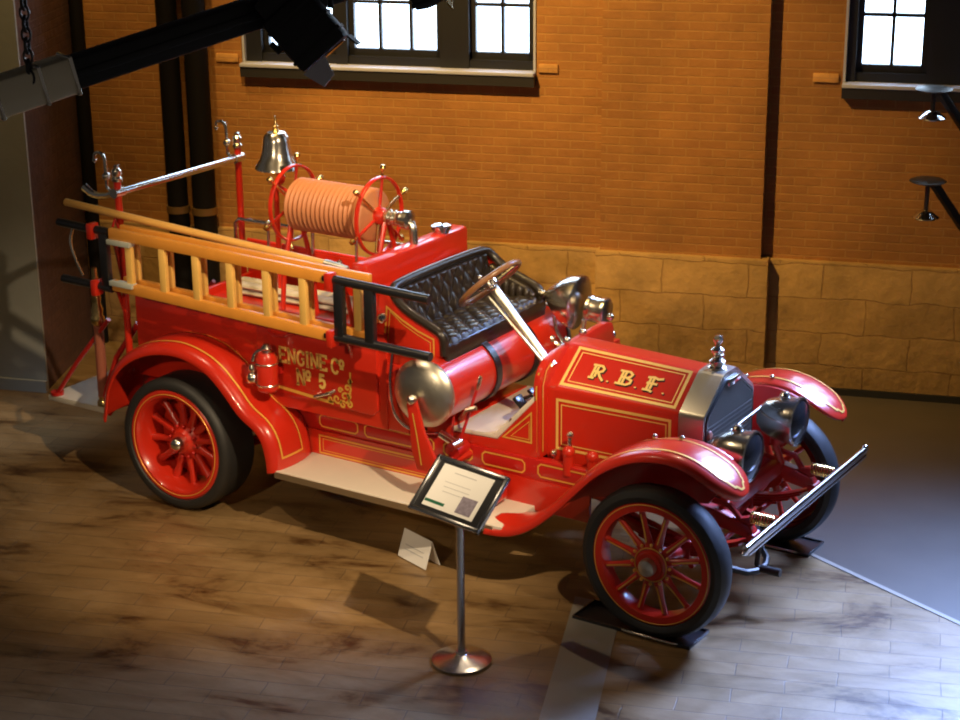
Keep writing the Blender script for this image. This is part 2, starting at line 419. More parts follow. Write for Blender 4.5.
# pipes ---------------------------------------------------------------
def pipe(s, r, label, grp=None, zc=1.30):
    p = MB(); p.cyl((0, 0, 0), (0, 0, HC), r, seg=20)
    o = p.build('iron_pipe', PIPE, loc=wl(s, 0.06+r, 0))
    k = MB(); k.cyl((0, 0, zc-0.03), (0, 0, zc+0.03), r+0.012, seg=20); k.box((0, r+0.03, zc), (0.05, 0.08, 0.04))
    c = k.build('pipe_collar', mat('tarnished_brass_collar', (0.25, 0.14, 0.05), 0.4, 0.6), o)
    o.rotation_euler.z = WA
    return tag(o, label, 'pipe', grp or 'iron pipes on the brick wall')
pipe(-6.23, 0.09, 'left one of the two tall black iron pipes side by side on the brick wall')
pipe(-5.98, 0.10, 'right one of the two tall black iron pipes side by side on the brick wall')
p = MB(); p.cyl((0, 0, 0), (0, 0, HC), 0.06, seg=16)
tag(p.build('iron_pipe', PIPE, loc=wl(-7.085, 0.085, 0)), 'single black iron pipe in the dark corner by the grey pier', 'pipe', 'iron pipes on the brick wall')

# ================================================================== FIRE ENGINE
ENG = empty('fire_engine', (0, 0, 0))
tag(ENG, 'antique red open-cab fire engine with gold lettering and wooden ladders on its side', 'fire engine')
def part(mb, name, m, **k): return mb.build(name, m, ENG, **k)
def sub(mb, name, m, p, **k): return mb.build(name, m, p, **k)
WY = 0.89; RT = 0.48; WB = 3.74
def rect(P, n, u0, v0, u1, v1, w, cut=0.0, mb=None):
    mb = mb or MB()
    if cut:
        pts = [(u0+cut, v0), (u1-cut, v0), (u1, v0+cut), (u1, v1-cut), (u1-cut, v1), (u0+cut, v1), (u0, v1-cut), (u0, v0+cut)]
    else: pts = [(u0, v0), (u1, v0), (u1, v1), (u0, v1)]
    mb.ribbon([P(u, v) for u, v in pts], n, w, True); return mb

# --- wheels (local: axle along -y outward, hub at origin)
YO = axm((0, 0, 0), (0, -1, 0), (1, 0, 0))
def YM(y): return axm((0, y, 0), (0, -1, 0), (1, 0, 0))   # local z -> outward -y
def front_wheel(loc, rotz):
    w = MB()
    rr = 0.391
    w.lathe([(rr, -0.10), (rr, 0.0), (rr-0.012, 0.008), (rr-0.055, 0.004), (rr-0.06, -0.01), (rr-0.06, -0.10)], YO, 64, cap=False)
    w.lathe([(0, -0.10), (0.10, -0.10), (0.105, -0.02), (0.105, 0.0), (0.085, 0.012), (0.082, 0.03), (0.0, 0.032)], YO, 32)
    o = w.build('front_wheel', RED, ENG, loc=loc, rotz=rotz)
    t = MB()
    t.lathe([(rr-0.004, -0.005), (rr+0.01, 0.012), (0.43, 0.02), (0.462, 0.004), (0.478, -0.03), (0.48, -0.07), (0.478, -0.11), (0.462, -0.145), (0.43, -0.16), (rr, -0.15), (rr-0.004, -0.10)], YO, 72, cap=False)
    t.build('tire', TIRE, o)
    for i in range(12):
        a = 2*PI*(i+0.5)/12; d = V((math.cos(a), 0, math.sin(a)))
        s_ = MB(); p0 = d*0.09; p1 = d*(rr-0.05)
        s_.lathe([(0.028, 0), (0.024, 0.06), (0.017, 0.14), (0.019, 0.24)], Matrix.Translation((0, -0.005-0.0, 0)) @ axm(p0+V((0, 0.04, 0)), p1-p0, (0, 1, 0)), 12)
        so = s_.build('spoke', RED, o)
    g = MB()
    for i in range(12):
        a = 2*PI*(i+0.5)/12; d = V((math.cos(a), 0, math.sin(a))); q = V((0, 0.008, 0))
        g.ribbon([d*0.14+V((0, 0.007, 0)), d*0.20+V((0, 0.014, 0)), d*0.315+V((0, 0.014, 0))], (0, -1, 0), 0.009)
        a2 = 2*PI*i/12; g.ball((0.125*math.cos(a2), 0.0, 0.125*math.sin(a2)), 0.011, seg=8)
    g.torus(rr-0.012, 0.003, YM(-0.008), 64, 6); g.torus(0.106, 0.004, YM(-0.004), 32, 6)
    g.build('pinstripe', GOLD, o)
    h = MB(); h.lathe([(0.055, 0.03), (0.055, 0.055), (0.05, 0.07), (0.03, 0.082), (0, 0.085)], YO, 24); h.build('hub_cap', NICKB, o)
    return o
def rear_wheel(loc, rotz):
    w = MB(); rr = 0.402
    w.lathe([(rr, -0.28), (rr, 0.0), (rr-0.012, 0.008), (rr-0.05, 0.004), (rr-0.075, -0.03), (rr-0.085, -0.13), (rr-0.085, -0.28)], YO, 64, cap=False)
    w.lathe([(0.0, -0.24), (0.30, -0.24), (0.30, -0.22), (0.14, -0.20), (0.135, -0.12), (0.10, -0.09), (0.075, -0.06), (0.0, -0.058)], YO, 40)
    o = w.build('rear_wheel', RED, ENG, loc=loc, rotz=rotz)
    t = MB()
    t.lathe([(rr-0.004, -0.005), (rr+0.01, 0.012), (0.44, 0.018), (0.465, 0.006), (0.478, -0.02), (0.48, -0.06), (0.48, -0.26), (0.476, -0.29), (0.455, -0.31), (rr, -0.30), (rr-0.004, -0.26)], YO, 72, cap=False)
    t.build('tire', TIRE, o)
    for i in range(12):
        a = 2*PI*(i+0.25)/12; d = V((math.cos(a), 0, math.sin(a)))
        s_ = MB(); p0 = d*0.10; L = rr-0.08-0.10
        s_.lathe([(0.034, 0), (0.030, 0.06), (0.024, 0.12), (0.030, L)], axm(p0+V((0, 0.135, 0)), d, (0, 1, 0)), 12)
        s_.build('spoke', RED, o)
    b = MB()
    for i in range(12):
        a2 = 2*PI*(i+0.75)/12; b.ball((0.115*math.cos(a2), 0.085, 0.115*math.sin(a2)), 0.014, seg=8)
    b.build('hub_bolt', RED2, o)
    g = MB(); g.torus(rr-0.03, 0.003, YM(-0.008), 64, 6); g.build('pinstripe', GOLD, o)
    h = MB(); h.lathe([(0.05, -0.065), (0.05, -0.02), (0.043, 0.0), (0.025, 0.014), (0, 0.016)], YO, 24); h.build('hub_cap', NICK, o)
    return o
rear_wheel((0, -WY, RT), 0); rear_wheel((0, WY, RT), PI)
front_wheel((WB, -WY, RT), 0); front_wheel((WB, WY, RT), PI)

# --- fenders
def smooth(pts, n=2):
    pts = [V((p[0], p[1])) for p in pts]
    for _ in range(n):
        q = [pts[0]]
        for a, b in zip(pts, pts[1:]): q += [a*0.75+b*0.25, a*0.25+b*0.75]
        q.append(pts[-1]); pts = q
    return pts
def fender(name, prof, sg, yo, yi, crown, lip, tip=0.0, stripes=(0.12, 0.86)):
    pts = smooth(prof, 2); n = len(pts)
    ln = [0]
    for a, b in zip(pts, pts[1:]): ln.append(ln[-1]+(b-a).length)
    tot = ln[-1]; NV = 14
    def surf(i, v, lift=0.0):
        p = pts[i]; a = pts[max(0, i-1)]; b = pts[min(n-1, i+1)]; t = (b-a).normalized(); nm = V((-t.y, t.x))
        k = 1.0
        if tip:
            d = (tot-ln[i])/tip
            if d < 1: k = math.sqrt(max(0.0, 1-(1-d)**2))
        yc = (yo+yi)/2; hw = (yo-yi)/2*max(k, 0.02)
        y = yc+hw*(2*v-1)                          # v=1 outer
        h = crown*(1-(2*v-1)**2)*k
        if v > 0.86: h -= lip*((v-0.86)/0.14)**2
        q = p+nm*(h+lift)
        return V((q.x, sg*y, q.y))
    m = MB(); grid = [[m.bm.verts.new(surf(i, j/NV)) for j in range(NV+1)] for i in range(n)]
    for i in range(n-1):
        for j in range(NV): m.bm.faces.new([grid[i][j], grid[i+1][j], grid[i+1][j+1], grid[i][j+1]])
    o = m.build(name, RED, ENG, solid=0.012, sharp=60)
    g = MB()
    def line(v0, v1, i0, i1, w, close):
        A = []; N = []
        def add(i, v):
            A.append(surf(i, v, 0.0085)); e = 0.02
            du = surf(min(n-1, i+1), v)-surf(max(0, i-1), v); dv = surf(i, min(1, v+e))-surf(i, max(0, v-e)); nn = du.cross(dv)
            if nn.z < 0: nn = -nn
            N.append(nn.normalized())
        idx = list(range(i0, i1+1))
        for i in idx: add(i, v1)
        if close == 'round':
            for k in range(1, 12):
                t_ = PI*k/12; add(min(n-2, i1+int(round(5*math.sin(t_)))), (v0+v1)/2+(v1-v0)/2*math.cos(t_))
        else:
            for k in range(1, 5): add(i1, v1+(v0-v1)*k/5)
        for i in reversed(idx): add(i, v0)
        g.ribbon(A, N, w, True)
    return o, g, line, n
RF = [(-0.655, 0.56), (-0.635, 0.63), (-0.60, 0.82), (-0.46, 1.03), (-0.22, 1.165), (0.02, 1.215), (0.20, 1.205), (0.40, 1.135), (0.56, 0.99), (0.67, 0.86), (0.80, 0.795), (0.875, 0.70), (0.905, 0.57), (0.912, 0.47)]
FF = [(2.58, 0.455), (2.74, 0.465), (2.90, 0.54), (3.08, 0.70), (3.22, 0.855), (3.34, 0.985), (3.46, 1.075), (3.60, 1.145), (3.74, 1.18), (3.87, 1.185), (3.99, 1.16), (4.09, 1.115), (4.18, 1.06), (4.265, 0.985)]
def mk(sg):
    o, g, line, n = fender('rear_fender', RF, sg, 0.935, 0.52, 0.03, 0.05)
    line(0.30, 0.80, 6, n-6, 0.014, '')
    sub(g, 'pinstripe', GOLD, o)
    o, g, line, n = fender('front_fender', FF, sg, 0.93, 0.57, 0.025, 0.03, tip=0.20)
    line(0.24, 0.78, 14, n-9, 0.014, 'round')
    sub(g, 'pinstripe', GOLD, o)
    # inner skirt of front fender
    sk = MB(); a = smooth(FF[2:-2], 2); poly = [(p.x, p.y) for p in a]+[(4.05, 0.95), (3.95, 0.80), (3.4, 0.72), (3.1, 0.66)]
    sk.prism(poly, sg*0.545, sg*0.565); sk.build('fender_skirt', RED2, o)
    # fender lamp studs
    k = MB()
    for x, z in ((3.62, 1.19), (3.80, 1.215)): k.ball((x, sg*0.64, z), 0.016, seg=8)
    k.build('rivet', NICK, o)
mirror(mk)

# --- chassis
def frame(sg):
    c = MB(); c.prism([(-0.95, 0.66), (3.5, 0.66), (3.95, 0.64), (4.16, 0.60), (4.22, 0.62), (4.18, 0.68), (3.95, 0.74), (3.5, 0.80), (-0.95, 0.80)], sg*0.42, sg*0.49, bev=0.006)
    o = part(c, 'frame_rail', RED2)
    P = lambda u, v: V((u, sg*0.49, v)); nn = (0, sg, 0); g = MB()
    for a, b in ((0.98, 1.30), (1.36, 1.92), (2.0, 2.22), (2.30, 2.62), (2.72, 3.15)):
        rect(P, nn, a, 0.69, b, 0.775, 0.011, 0.02, g)
    sub(g, 'pinstripe', GOLD, o)
mirror(frame)
c = MB()
for x in (-0.8, 0.3, 1.2, 2.1, 3.2, 3.95): c.box((x, 0, 0.70), (0.07, 0.86, 0.09), bev=0.01)
part(c, 'cross_member', RED2)
c = MB(); c.box((2.55, 0, 0.62), (1.9, 0.5, 0.28), bev=0.06); c.box((1.3, 0, 0.55), (0.8, 0.45, 0.25), bev=0.05); c.cyl((0.2, 0, 0.52), (1.2, 0, 0.56), 0.05)
part(c, 'gearbox_and_sump', DARKST)
c = MB(); c.cyl((0, -0.6, RT), (0, 0.6, RT), 0.07); c.ball((0, 0, RT), 0.18); part(c, 'rear_axle', RED2)
c = MB(); c.tube([(WB, -0.78, 0.47), (WB, -0.55, 0.42), (WB, -0.3, 0.39), (WB, 0.3, 0.39), (WB, 0.55, 0.42), (WB, 0.78, 0.47)], 0.04, 10); part(c, 'front_axle', RED2)
c = MB(); c.tube([(WB+0.17, -0.7, 0.44), (WB+0.17, 0.7, 0.44)], 0.018); c.tube([(WB+0.17, -0.45, 0.44), (3.0, -0.40, 0.62)], 0.018); part(c, 'steering_link', RED2)
def springs(sg):
    y = sg*0.455; s_ = MB()
    for k in range(5):
        q = 1-0.16*k; A = []
        for i in range(13):
            u = -1+2*i/12; A.append((3.70+0.50*q*u, 0.475-0.018*k+0.13*(u*q)**2))
        B = [(x, z-0.015) for x, z in reversed(A)]
        s_.prism(A+B, y-0.03, y+0.03)
    s_.box((WB, y, 0.43), (0.12, 0.085, 0.12), bev=0.01)
    s_.cyl((4.20, y-0.045, 0.605), (4.20, y+0.045, 0.605), 0.03); s_.cyl((3.21, y-0.045, 0.62), (3.21, y+0.045, 0.62), 0.03)
    part(s_, 'front_leaf_spring', RED2)
    s_ = MB()
    for k in range(5):
        q = 1-0.15*k; A = [(0.0+0.62*q*(-1+i/6), 0.42-0.02*k+0.16*(q*(-1+i/6))**2) for i in range(13)]
        s_.prism(A+[(x, z-0.016) for x, z in reversed(A)], y-0.03, y+0.03)
    part(s_, 'rear_leaf_spring', RED2)
mirror(springs)

# --- running boards, apron
def rb(sg):
    r = MB(); r.b2((0.905, sg*0.905, 0.44), (2.70, sg*0.49, 0.485), bev=0.006); o = part(r, 'running_board', CREAM); lab(o, 'cream-topped running board')
    e = MB(); e.b2((0.905, sg*0.912, 0.436), (2.64, sg*0.903, 0.480)); sub(e, 'edge_strip', NICKB, o)
    a = MB(); a.prism([(0.80, 0.455), (3.1, 0.455), (3.1, 0.66), (0.80, 0.66)], sg*0.475, sg*0.50); ao = part(a, 'splash_apron', RED)
    P = lambda u, v: V((u, sg*0.50, v)); g = MB(); rect(P, (0, sg, 0), 0.98, 0.50, 2.40, 0.625, 0.012, 0.0, g); rect(P, (0, sg, 0), 1.01, 0.52, 2.37, 0.605, 0.005, 0.0, g)
    sub(g, 'pinstripe', GOLD, ao)
mirror(rb)
# lipped tool box on the near running board
t = MB(); t.prism([(2.27, 0.487), (2.49, 0.487), (2.53, 0.53), (2.53, 0.65), (2.48, 0.70), (2.29, 0.70), (2.25, 0.66), (2.25, 0.52)], -0.84, -0.55, bev=0.008)
o = part(t, 'toolbox', RED)
P = lambda u, v: V((u, -0.84, v)); sub(rect(P, (0, -1, 0), 2.28, 0.52, 2.50, 0.665, 0.012, 0.04), 'pinstripe', GOLD, o)

# --- body: hose box
b = MB()
b.b2((-0.52, -0.64, 0.84), (1.66, -0.60, 1.50), bev=0.006); b.b2((-0.52, 0.60, 0.84), (1.58, 0.64, 1.54), bev=0.006)
b.b2((-0.52, -0.62, 0.84), (-0.48, 0.62, 1.30), bev=0.006); b.b2((1.30, -0.62, 0.84), (1.34, 0.62, 1.5))
b.b2((-0.52, -0.62, 0.84), (1.58, 0.62, 0.90))
b.b2((-0.52, -0.62, 1.20), (1.34, 0.62, 1.24))
HB = part(b, 'hose_box', RED)
b = MB(); b.prism([(0.60, 0.955), (1.56, 0.93), (1.60, 0.97), (1.60, 1.42), (0.60, 1.42)], -0.665, -0.63, bev=0.004); SP = sub(b, 'side_panel', RED, HB)
b = MB(); b.tube([(-0.52, -0.62, 1.505), (1.58, -0.62, 1.505)], 0.018); b.tube([(-0.52, 0.62, 1.545), (1.4, 0.62, 1.545)], 0.018); sub(b, 'top_moulding', RED, HB)
# lettering
ST = {
 'E': [[(0, 0), (0, 1)], [(-.1, 1), (.6, 1), (.6, .8)], [(0, .52), (.42, .52)], [(.42, .62), (.42, .42)], [(-.1, 0), (.6, 0), (.6, .2)]],
 'N': [[(0, 0), (0, 1)], [(0, 1), (.62, 0)], [(.62, 0), (.62, 1)], [(-.14, 0), (.14, 0)], [(.48, 1), (.76, 1)], [(-.14, 1), (.05, 1)]],
 'G': [[(.62, .8), (.5, .97), (.3, 1), (.1, .88), (0, .6), (0, .4), (.1, .12), (.3, 0), (.5, .04), (.62, .16), (.62, .45)], [(.4, .45), (.72, .45)], [(.62, 1), (.62, .75)]],
 'I': [[(.1, 0), (.1, 1)], [(-.05, 0), (.25, 0)], [(-.05, 1), (.25, 1)]],
 'C': [[(.62, .78), (.5, .97), (.3, 1), (.1, .88), (0, .6), (0, .4), (.1, .12), (.3, 0), (.5, .04), (.62, .22)], [(.62, 1), (.62, .72)]],
 'o': [[(.2+.2*math.cos(a), .78+.22*math.sin(a)) for a in [2*PI*k/10 for k in range(11)]], [(0, .42), (.4, .42)]],
 '5': [[(.56, 1), (.1, 1), (.06, .55), (.3, .64), (.5, .55), (.58, .33), (.48, .1), (.27, 0), (.08, .05), (0, .2)]],
}
def write(mb, text, u, v, h, w, P, n, gap=0.28, slope=0.0):
    x = u
    for ch in text:
        if ch == ' ': x += 0.55*h; continue
        wd = 0.25 if ch == 'I' else (0.4 if ch == 'o' else 0.65)
        for k in ST[ch]: mb.ribbon([P(x+a*h*0.82, v+b*h) for a, b in k], n, w)
        x += (wd+gap)*h*0.82
P = lambda u, v: V((u, -0.665, v))
t = MB(); SXL = 0.80
write(t, 'ENGINE', 0.800, 1.178, 0.098, 0.018, P, (0, -1, 0)); write(t, 'Co', 1.235, 1.172, 0.098, 0.018, P, (0, -1, 0), gap=0.16)
write(t, 'No', 0.945, 1.040, 0.105, 0.019, P, (0, -1, 0), gap=0.18); write(t, '5', 1.13, 1.050, 0.088, 0.021, P, (0, -1, 0))
o = sub(t, 'company_lettering', GOLDB, HB); lab(o, 'gold lettering reading ENGINE Co No 5')
g = MB()
g.ribbon([P(0.66, 1.0), P(1.24, 0.958)], (0, -1, 0), 0.022); g.ribbon([P(1.385, 1.20), P(1.385, 1.10)], (0, -1, 0), 0.014)
def spiral(cx, cz, r, a0, turns, sgn):
    return [P(cx+r*(1-k/22)*math.cos(a0+sgn*turns*2*PI*k/20), cz+r*(1-k/22)*math.sin(a0+sgn*turns*2*PI*k/20)) for k in range(20)]
for cx, cz, r, a0, s_ in ((1.335, 1.02, 0.042, -1.5, 1), (1.27, 0.995, 0.036, 0, -1), (1.36, 1.085, 0.030, -1, 1), (1.215, 0.985, 0.026, 0, -1), (1.32, 0.962, 0.028, 1, 1), (1.372, 0.972, 0.026, 2, -1), (1.30, 1.06, 0.020, 0, 1), (1.375, 1.03, 0.022, 1, 1), (1.38, 1.13, 0.018, 0, 1)):
    g.ribbon(spiral(cx, cz, r, a0, 1.2, s_), (0, -1, 0), 0.015)
sub(g, 'scroll_ornament', GOLD, HB)
h = MB(); h.tube([(1.10, -0.665, 0.985), (1.11, -0.70, 0.99), (1.24, -0.70, 1.04), (1.25, -0.665, 1.045)], 0.013, 8); sub(h, 'grab_handle', NICK, HB)
# nickel rails over the hose box
def bedrail(sg):
    r = MB(); y = sg*0.60; zt = 1.71; z0 = 1.53
    A = [(-0.62, y, z0), (-0.62, y, zt-0.04), (-0.58, y, zt), (0.95, y, zt), (1.0, y, zt-0.03), (1.0, y, z0)]
    r.tube(A, 0.014, 8)
    for x in (-0.3, 0.12, 0.52): r.tube([(x, y, z0), (x, y, zt)], 0.012, 8); r.ball((x, y, zt), 0.022, seg=8)
    part(r, 'hose_bed_rail', NICK)
bedrail(1)
# folded canvas hose in the bed
cv = MB(); random.seed(3)
def flat_hose(y, z, x0, x1, w=0.10, h=0.045):
    cv.prism([(y+w/2*math.cos(t), z+h/2*math.sin(t)) for t in [2*PI*k/14 for k in range(14)]], x0, x1, f=lambda u, v, k: V((k, u, v)))
for j in range(3):
    y = -0.50+j*0.108
    for k in range(3): flat_hose(y, 1.265+k*0.046, -0.40+random.random()*0.05, 1.22+random.random()*0.04)
for y in (0.27, 0.378):
    for k in range(2): flat_hose(y, 1.265+k*0.046, -0.40+random.random()*0.05, 1.22+random.random()*0.04)
tag(cv.build('fire_hose', CANVAS), 'pale canvas hose folded in the bed behind the ladders', 'hose')

# --- rear step, rail
r = MB(); r.b2((-1.50, -0.62, 0.45), (-0.90, 0.62, 0.495), bev=0.008); RS = part(r, 'rear_step', CREAM); lab(RS, 'cream-topped rear tailboard')
r = MB()
for y in (-0.58, 0.58):
    r.tube([(-1.44, y, 0.50), (-1.20, y, 0.80), (-0.85, y, 1.18)], 0.018); r.cyl((-1.44, y, 0.495), (-1.44, y, 0.52), 0.05)
    r.tube([(-0.62, y, 0.80), (-0.92, y, 0.44)], 0.022); r.tube([(-0.56, y, 1.20), (-0.80, y, 0.9), (-0.98, y, 0.50)], 0.022)
part(r, 'step_brace', RED2)
def post(sg):
    y = sg*0.648; r = MB(); r.cyl((-0.60, y, 0.85), (-0.60, y, 2.25), 0.026); o = part(r, 'rail_post', RED)
    f = MB(); f.lathe([(0.034, 0), (0.036, 0.02), (0.026, 0.035), (0.034, 0.05), (0.034, 0.075), (0.018, 0.095), (0.02, 0.11), (0, 0.122)], axm((-0.60, y, 2.245), (0, 0, 1)), 16); f.cyl((-0.60, y-0.045, 2.165), (-0.60, y+0.045, 2.165), 0.036); sub(f, 'finial', NICK, o)
    hk = MB(); x = -0.70
    hk.tube([(-0.60, y, 2.165), (x, y, 2.17), (x, y, 2.25), (x, y, 2.37), (x-0.015, y, 2.415), (x-0.055, y, 2.435), (x-0.095, y, 2.42), (x-0.10, y, 2.38)], 0.012, 8, smooth=1); hk.ball((x-0.10, y, 2.37), 0.016, seg=8); hk.ball((x, y, 2.27), 0.03, seg=10)
    if sg < 0: hk.tube([(-0.62, y, 2.16), (-0.74, y, 2.12), (-0.84, y, 2.12), (-0.92, y, 2.165)], 0.02, 8, rs=(0.018, 0.03), smooth=1)
    sub(hk, 'hose_hook', NICK, o)
mirror(post)
r = MB(); r.cyl((-0.60, -0.648, 2.165), (-0.60, 0.648, 2.165), 0.027); o = part(r, 'hand_rail', CHROME); lab(o, 'chrome hand rail across the rear')
# play pipe on tailboard
n = MB(); n.lathe([(0.05, 0), (0.05, 0.03), (0.036, 0.05), (0.04, 0.07)], axm((-0.97, -0.57, 0.497), (0, 0, 1)), 16)
n.lathe([(0.036, 0.62), (0.05, 0.64), (0.05, 0.68), (0.04, 0.70), (0.045, 0.74), (0.03, 0.78), (0.036, 0.82), (0.024, 0.90), (0.02, 1.05)], axm((-0.97, -0.57, 0.497), (0, 0, 1)), 16)
pp = empty('play_pipe', (-0.97, -0.57, 0.497)); tag(pp, 'brass-tipped hose nozzle standing upright on the tailboard', 'hose nozzle')
n.build('brass_fitting', BRASS, pp, loc=(0.97, 0.57, -0.497))
n = MB(); n.lathe([(0.04, 0.07), (0.036, 0.62)], Matrix.Identity(4), 16); n.build('wrapped_barrel', COPPER, pp)

# --- ladder rack (black tubular arms with red clamps)
def railz(x, top): return (1.940-0.022*(x+0.48)) if top else (1.570-0.030*(x+0.48))
def tubez(x, top): return (1.955-0.026*(x+0.95)) if top else (1.545-0.014*(x+0.95))
LY, IY = -0.872, -0.785
k = MB()
for top in (1, 0):
    for a, b in ((-0.97, -0.50), (1.36, 2.17)): k.tube([(a, LY, tubez(a, top)), (b, LY, tubez(b, top))], 0.030, 12)
for x in (-0.545, 1.475, 1.715): k.bar((x, LY, tubez(x, 1)), (x, LY, tubez(x, 0)), 0.05, 0.07, up=(1, 0, 0), bev=0.008)
LR = part(k, 'ladder_rack', BLACK)
k = MB()
for x in (-0.64, 1.415):
    for top in (1, 0): k.box((x, LY-0.01, tubez(x, top)-0.01), (0.05, 0.085, 0.115), bev=0.012)
sub(k, 'rack_clamp', RED, LR)
k = MB()
for x in (-0.62, 1.40):
    k.tube([(x, -0.83, tubez(x, 0)-0.02), (x, -0.70, tubez(x, 0)-0.08), (x, -0.63, 1.25)], 0.016)
    k.tube([(x, -0.83, tubez(x, 1)-0.02), (x, -0.69, tubez(x, 1)-0.16), (x, -0.63, 1.48)], 0.016)
k.tube([(1.93, -0.85, tubez(1.93, 0)), (1.93, -0.62, 1.36)], 0.016)
sub(k, 'rack_stay', RED, LR)
k = MB(); k.tube([(-0.84, -0.872, 1.92), (-0.84, -0.91, 1.84), (-0.80, -0.91, 1.72), (-0.76, -0.89, 1.60)], 0.010, 8, smooth=2); sub(k, 'strap_chain', NICK, LR)

# --- ladders (things held by the rack)
def ladder(x0, x1, y, xs, labl, shoes, dz=0.0):
    root = empty('ladder', (x0, y, 1.45)); tag(root, labl, 'ladder', 'ladders hung on the engine side')
    loc = V((x0, y, 1.45)); rel = lambda q: V(q)-loc
    for top in (1, 0):
        m = MB(); m.bar(rel((x0, y, railz(x0, top)+dz)), rel((x1, y, railz(x1, top)+dz)), 0.045, 0.078, bev=0.010); m.build('side_rail', WOOD, root)
    for x in xs:
        m = MB(); m.bar(rel((x, y, railz(x, 0)+0.03+dz)), rel((x, y, railz(x, 1)-0.03+dz)), 0.038, 0.058, up=(1, 0, 0), bev=0.008); m.build('rung', RUNG, root)
    if shoes:
        for top in (1, 0):
            m = MB(); z = railz(x0, top); m.box(rel((x0+0.10, y-0.012, z-0.055+ (0.075 if not top else 0))), (0.21, 0.06, 0.035), bev=0.004); m.build('metal_shoe', SHOE, root)
RX = (-0.315, -0.010, 0.285, 0.580, 0.885, 1.187)
LN = ladder(-0.485, 1.385, LY, RX, 'outer wooden ladder hung on the engine side, with metal shoes at its rear end', True)
LF = ladder(-0.46, 1.66, IY, [x-0.022 for x in RX]+[1.56], 'inner wooden ladder behind the outer one, its front end sticking past the black rack', False, 0.008)
pk = MB(); pk.tube([(-1.06, -0.70, 2.050), (0.2, -0.70, 1.982), (1.27, -0.70, 1.925)], 0.027, 12)
pk_e = empty('pike_pole', (-1.06, -0.70, 2.050)); tag(pk_e, 'long round wooden pole lying above the ladders', 'pike pole')
o = pk.build('wooden_shaft', POLEW, pk_e); o.location = (1.06, 0.70, -2.050)
pk = MB(); pk.tube([(1.24, -0.70, 1.9267), (1.33, -0.70, 1.922), (1.42, -0.70, 1.917)], 0.03, 12, rs=(0.031, 0.02)); o = pk.build('metal_tip', NICKB, pk_e); o.location = (1.06, 0.70, -2.050)
k = MB()
for x in (-0.60, 1.33): k.tube([(x, -0.70, 1.84), (x, -0.735, 1.90-0.02*x), (x, -0.70, 1.985-0.055*(x+0.6)), (x, -0.665, 1.90-0.02*x)], 0.010, 8)
sub(k, 'pole_hook', RED2, LR)

# --- fire extinguisher on body side
fe = empty('fire_extinguisher', (0.765, -0.765, 0.99)); tag(fe, 'small red cylinder extinguisher with nickel top clamped beside the gold lettering', 'fire extinguisher')
m = MB(); m.lathe([(0.0, 0), (0.06, 0.0), (0.072, 0.015), (0.072, 0.235), (0.055, 0.265), (0.0, 0.27)], None, 20); m.build('cylinder', RED, fe)
m = MB(); m.lathe([(0.03, 0.265), (0.03, 0.29), (0.04, 0.30), (0.02, 0.33), (0, 0.335)], None, 16); m.torus(0.074, 0.007, Matrix.Translation((0, 0, 0.05)), 24, 6); m.torus(0.074, 0.007, Matrix.Translation((0, 0, 0.2)), 24, 6); m.build('nickel_cap', NICK, fe)
m = MB(); m.ball((-0.10, -0.03, 0.15), 0.034, seg=12); m.ball((-0.105, -0.03, 0.08), 0.045, seg=12); m.tube([(-0.10, -0.03, 0.2), (-0.08, -0.02, 0.26), (-0.02, 0, 0.29)], 0.014, 8, smooth=1); m.build('nickel_valve', NICK, fe)
m = MB(); m.tube([(0.93, -0.66, 1.39), (0.80, -0.70, 1.36), (0.72, -0.68, 1.38)], 0.012, 8, smooth=1); m.box((0.77, -0.68, 1.12), (0.10, 0.03, 0.05)); part(m, 'extinguisher_bracket', RED2)

# --- hose reel on top
RZ, RX0, RX1, RY = 2.085, 0.44, 1.17, 0.0
d = MB(); d.cyl((RX0-0.06, RY, RZ), (RX1+0.10, RY, RZ), 0.035); HR = part(d, 'hose_reel', RED2)
hh = MB(); prof = [(0.05, 0.0)]; nt_ = 17
for i in range(nt_):
    for q in (0.0, 0.25, 0.5, 0.75): prof.append((0.165+0.02*math.sin(PI*q)+ (0 if q else -0.004), 0.02+0.66*(i+q)/nt_))
prof += [(0.163, 0.68), (0.05, 0.70)]
hh.lathe(prof, axm((RX0+0.02, RY, RZ), (1, 0, 0)), 40, cap=False); sub(hh, 'wound_hose', HOSE, HR)
for xx in (RX0, RX1):
    m = MB(); m.torus(0.262, 0.011, axm((xx, RY, RZ), (1, 0, 0)), 48, 8, sq=1.6); sub(m, 'reel_rim', RED, HR)
    m = MB(); m.lathe([(0.06, -0.03), (0.06, 0.03), (0.045, 0.05), (0, 0.05)], axm((xx, RY, RZ), (1, 0, 0)), 20); sub(m, 'reel_hub', RED, HR)
    for i in range(6):
        a = 2*PI*i/6+0.35; dd = V((0, math.cos(a), math.sin(a))); m = MB(); m.tube([V((xx, RY, RZ))+dd*0.05, V((xx, RY, RZ))+dd*0.26], 0.011, 8); sub(m, 'reel_spoke', RED if i % 2 else BRASS, HR)
        m = MB(); m.lathe([(0.010, 0.0), (0.010, 0.03), (0.022, 0.05), (0.018, 0.075), (0, 0.08)], axm(V((xx, RY, RZ))+dd*0.27, dd), 10); sub(m, 'rim_knob', BRASS, HR)
m = MB(); m.lathe([(0.045, 0.0), (0.055, 0.03), (0.045, 0.05), (0.055, 0.07), (0.045, 0.09), (0.055, 0.11), (0.05, 0.14), (0.065, 0.15), (0.065, 0.19), (0.03, 0.20)], axm((RX1+0.06, RY, RZ), (1, 0, 0)), 20); m.tube([(RX1+0.22, RY, RZ), (RX1+0.28, RY, RZ-0.03), (RX1+0.28, RY, RZ-0.2), (RX1+0.26, RY, RZ-0.4)], 0.03, 10, smooth=1); sub(m, 'swivel_joint', NICK, HR)
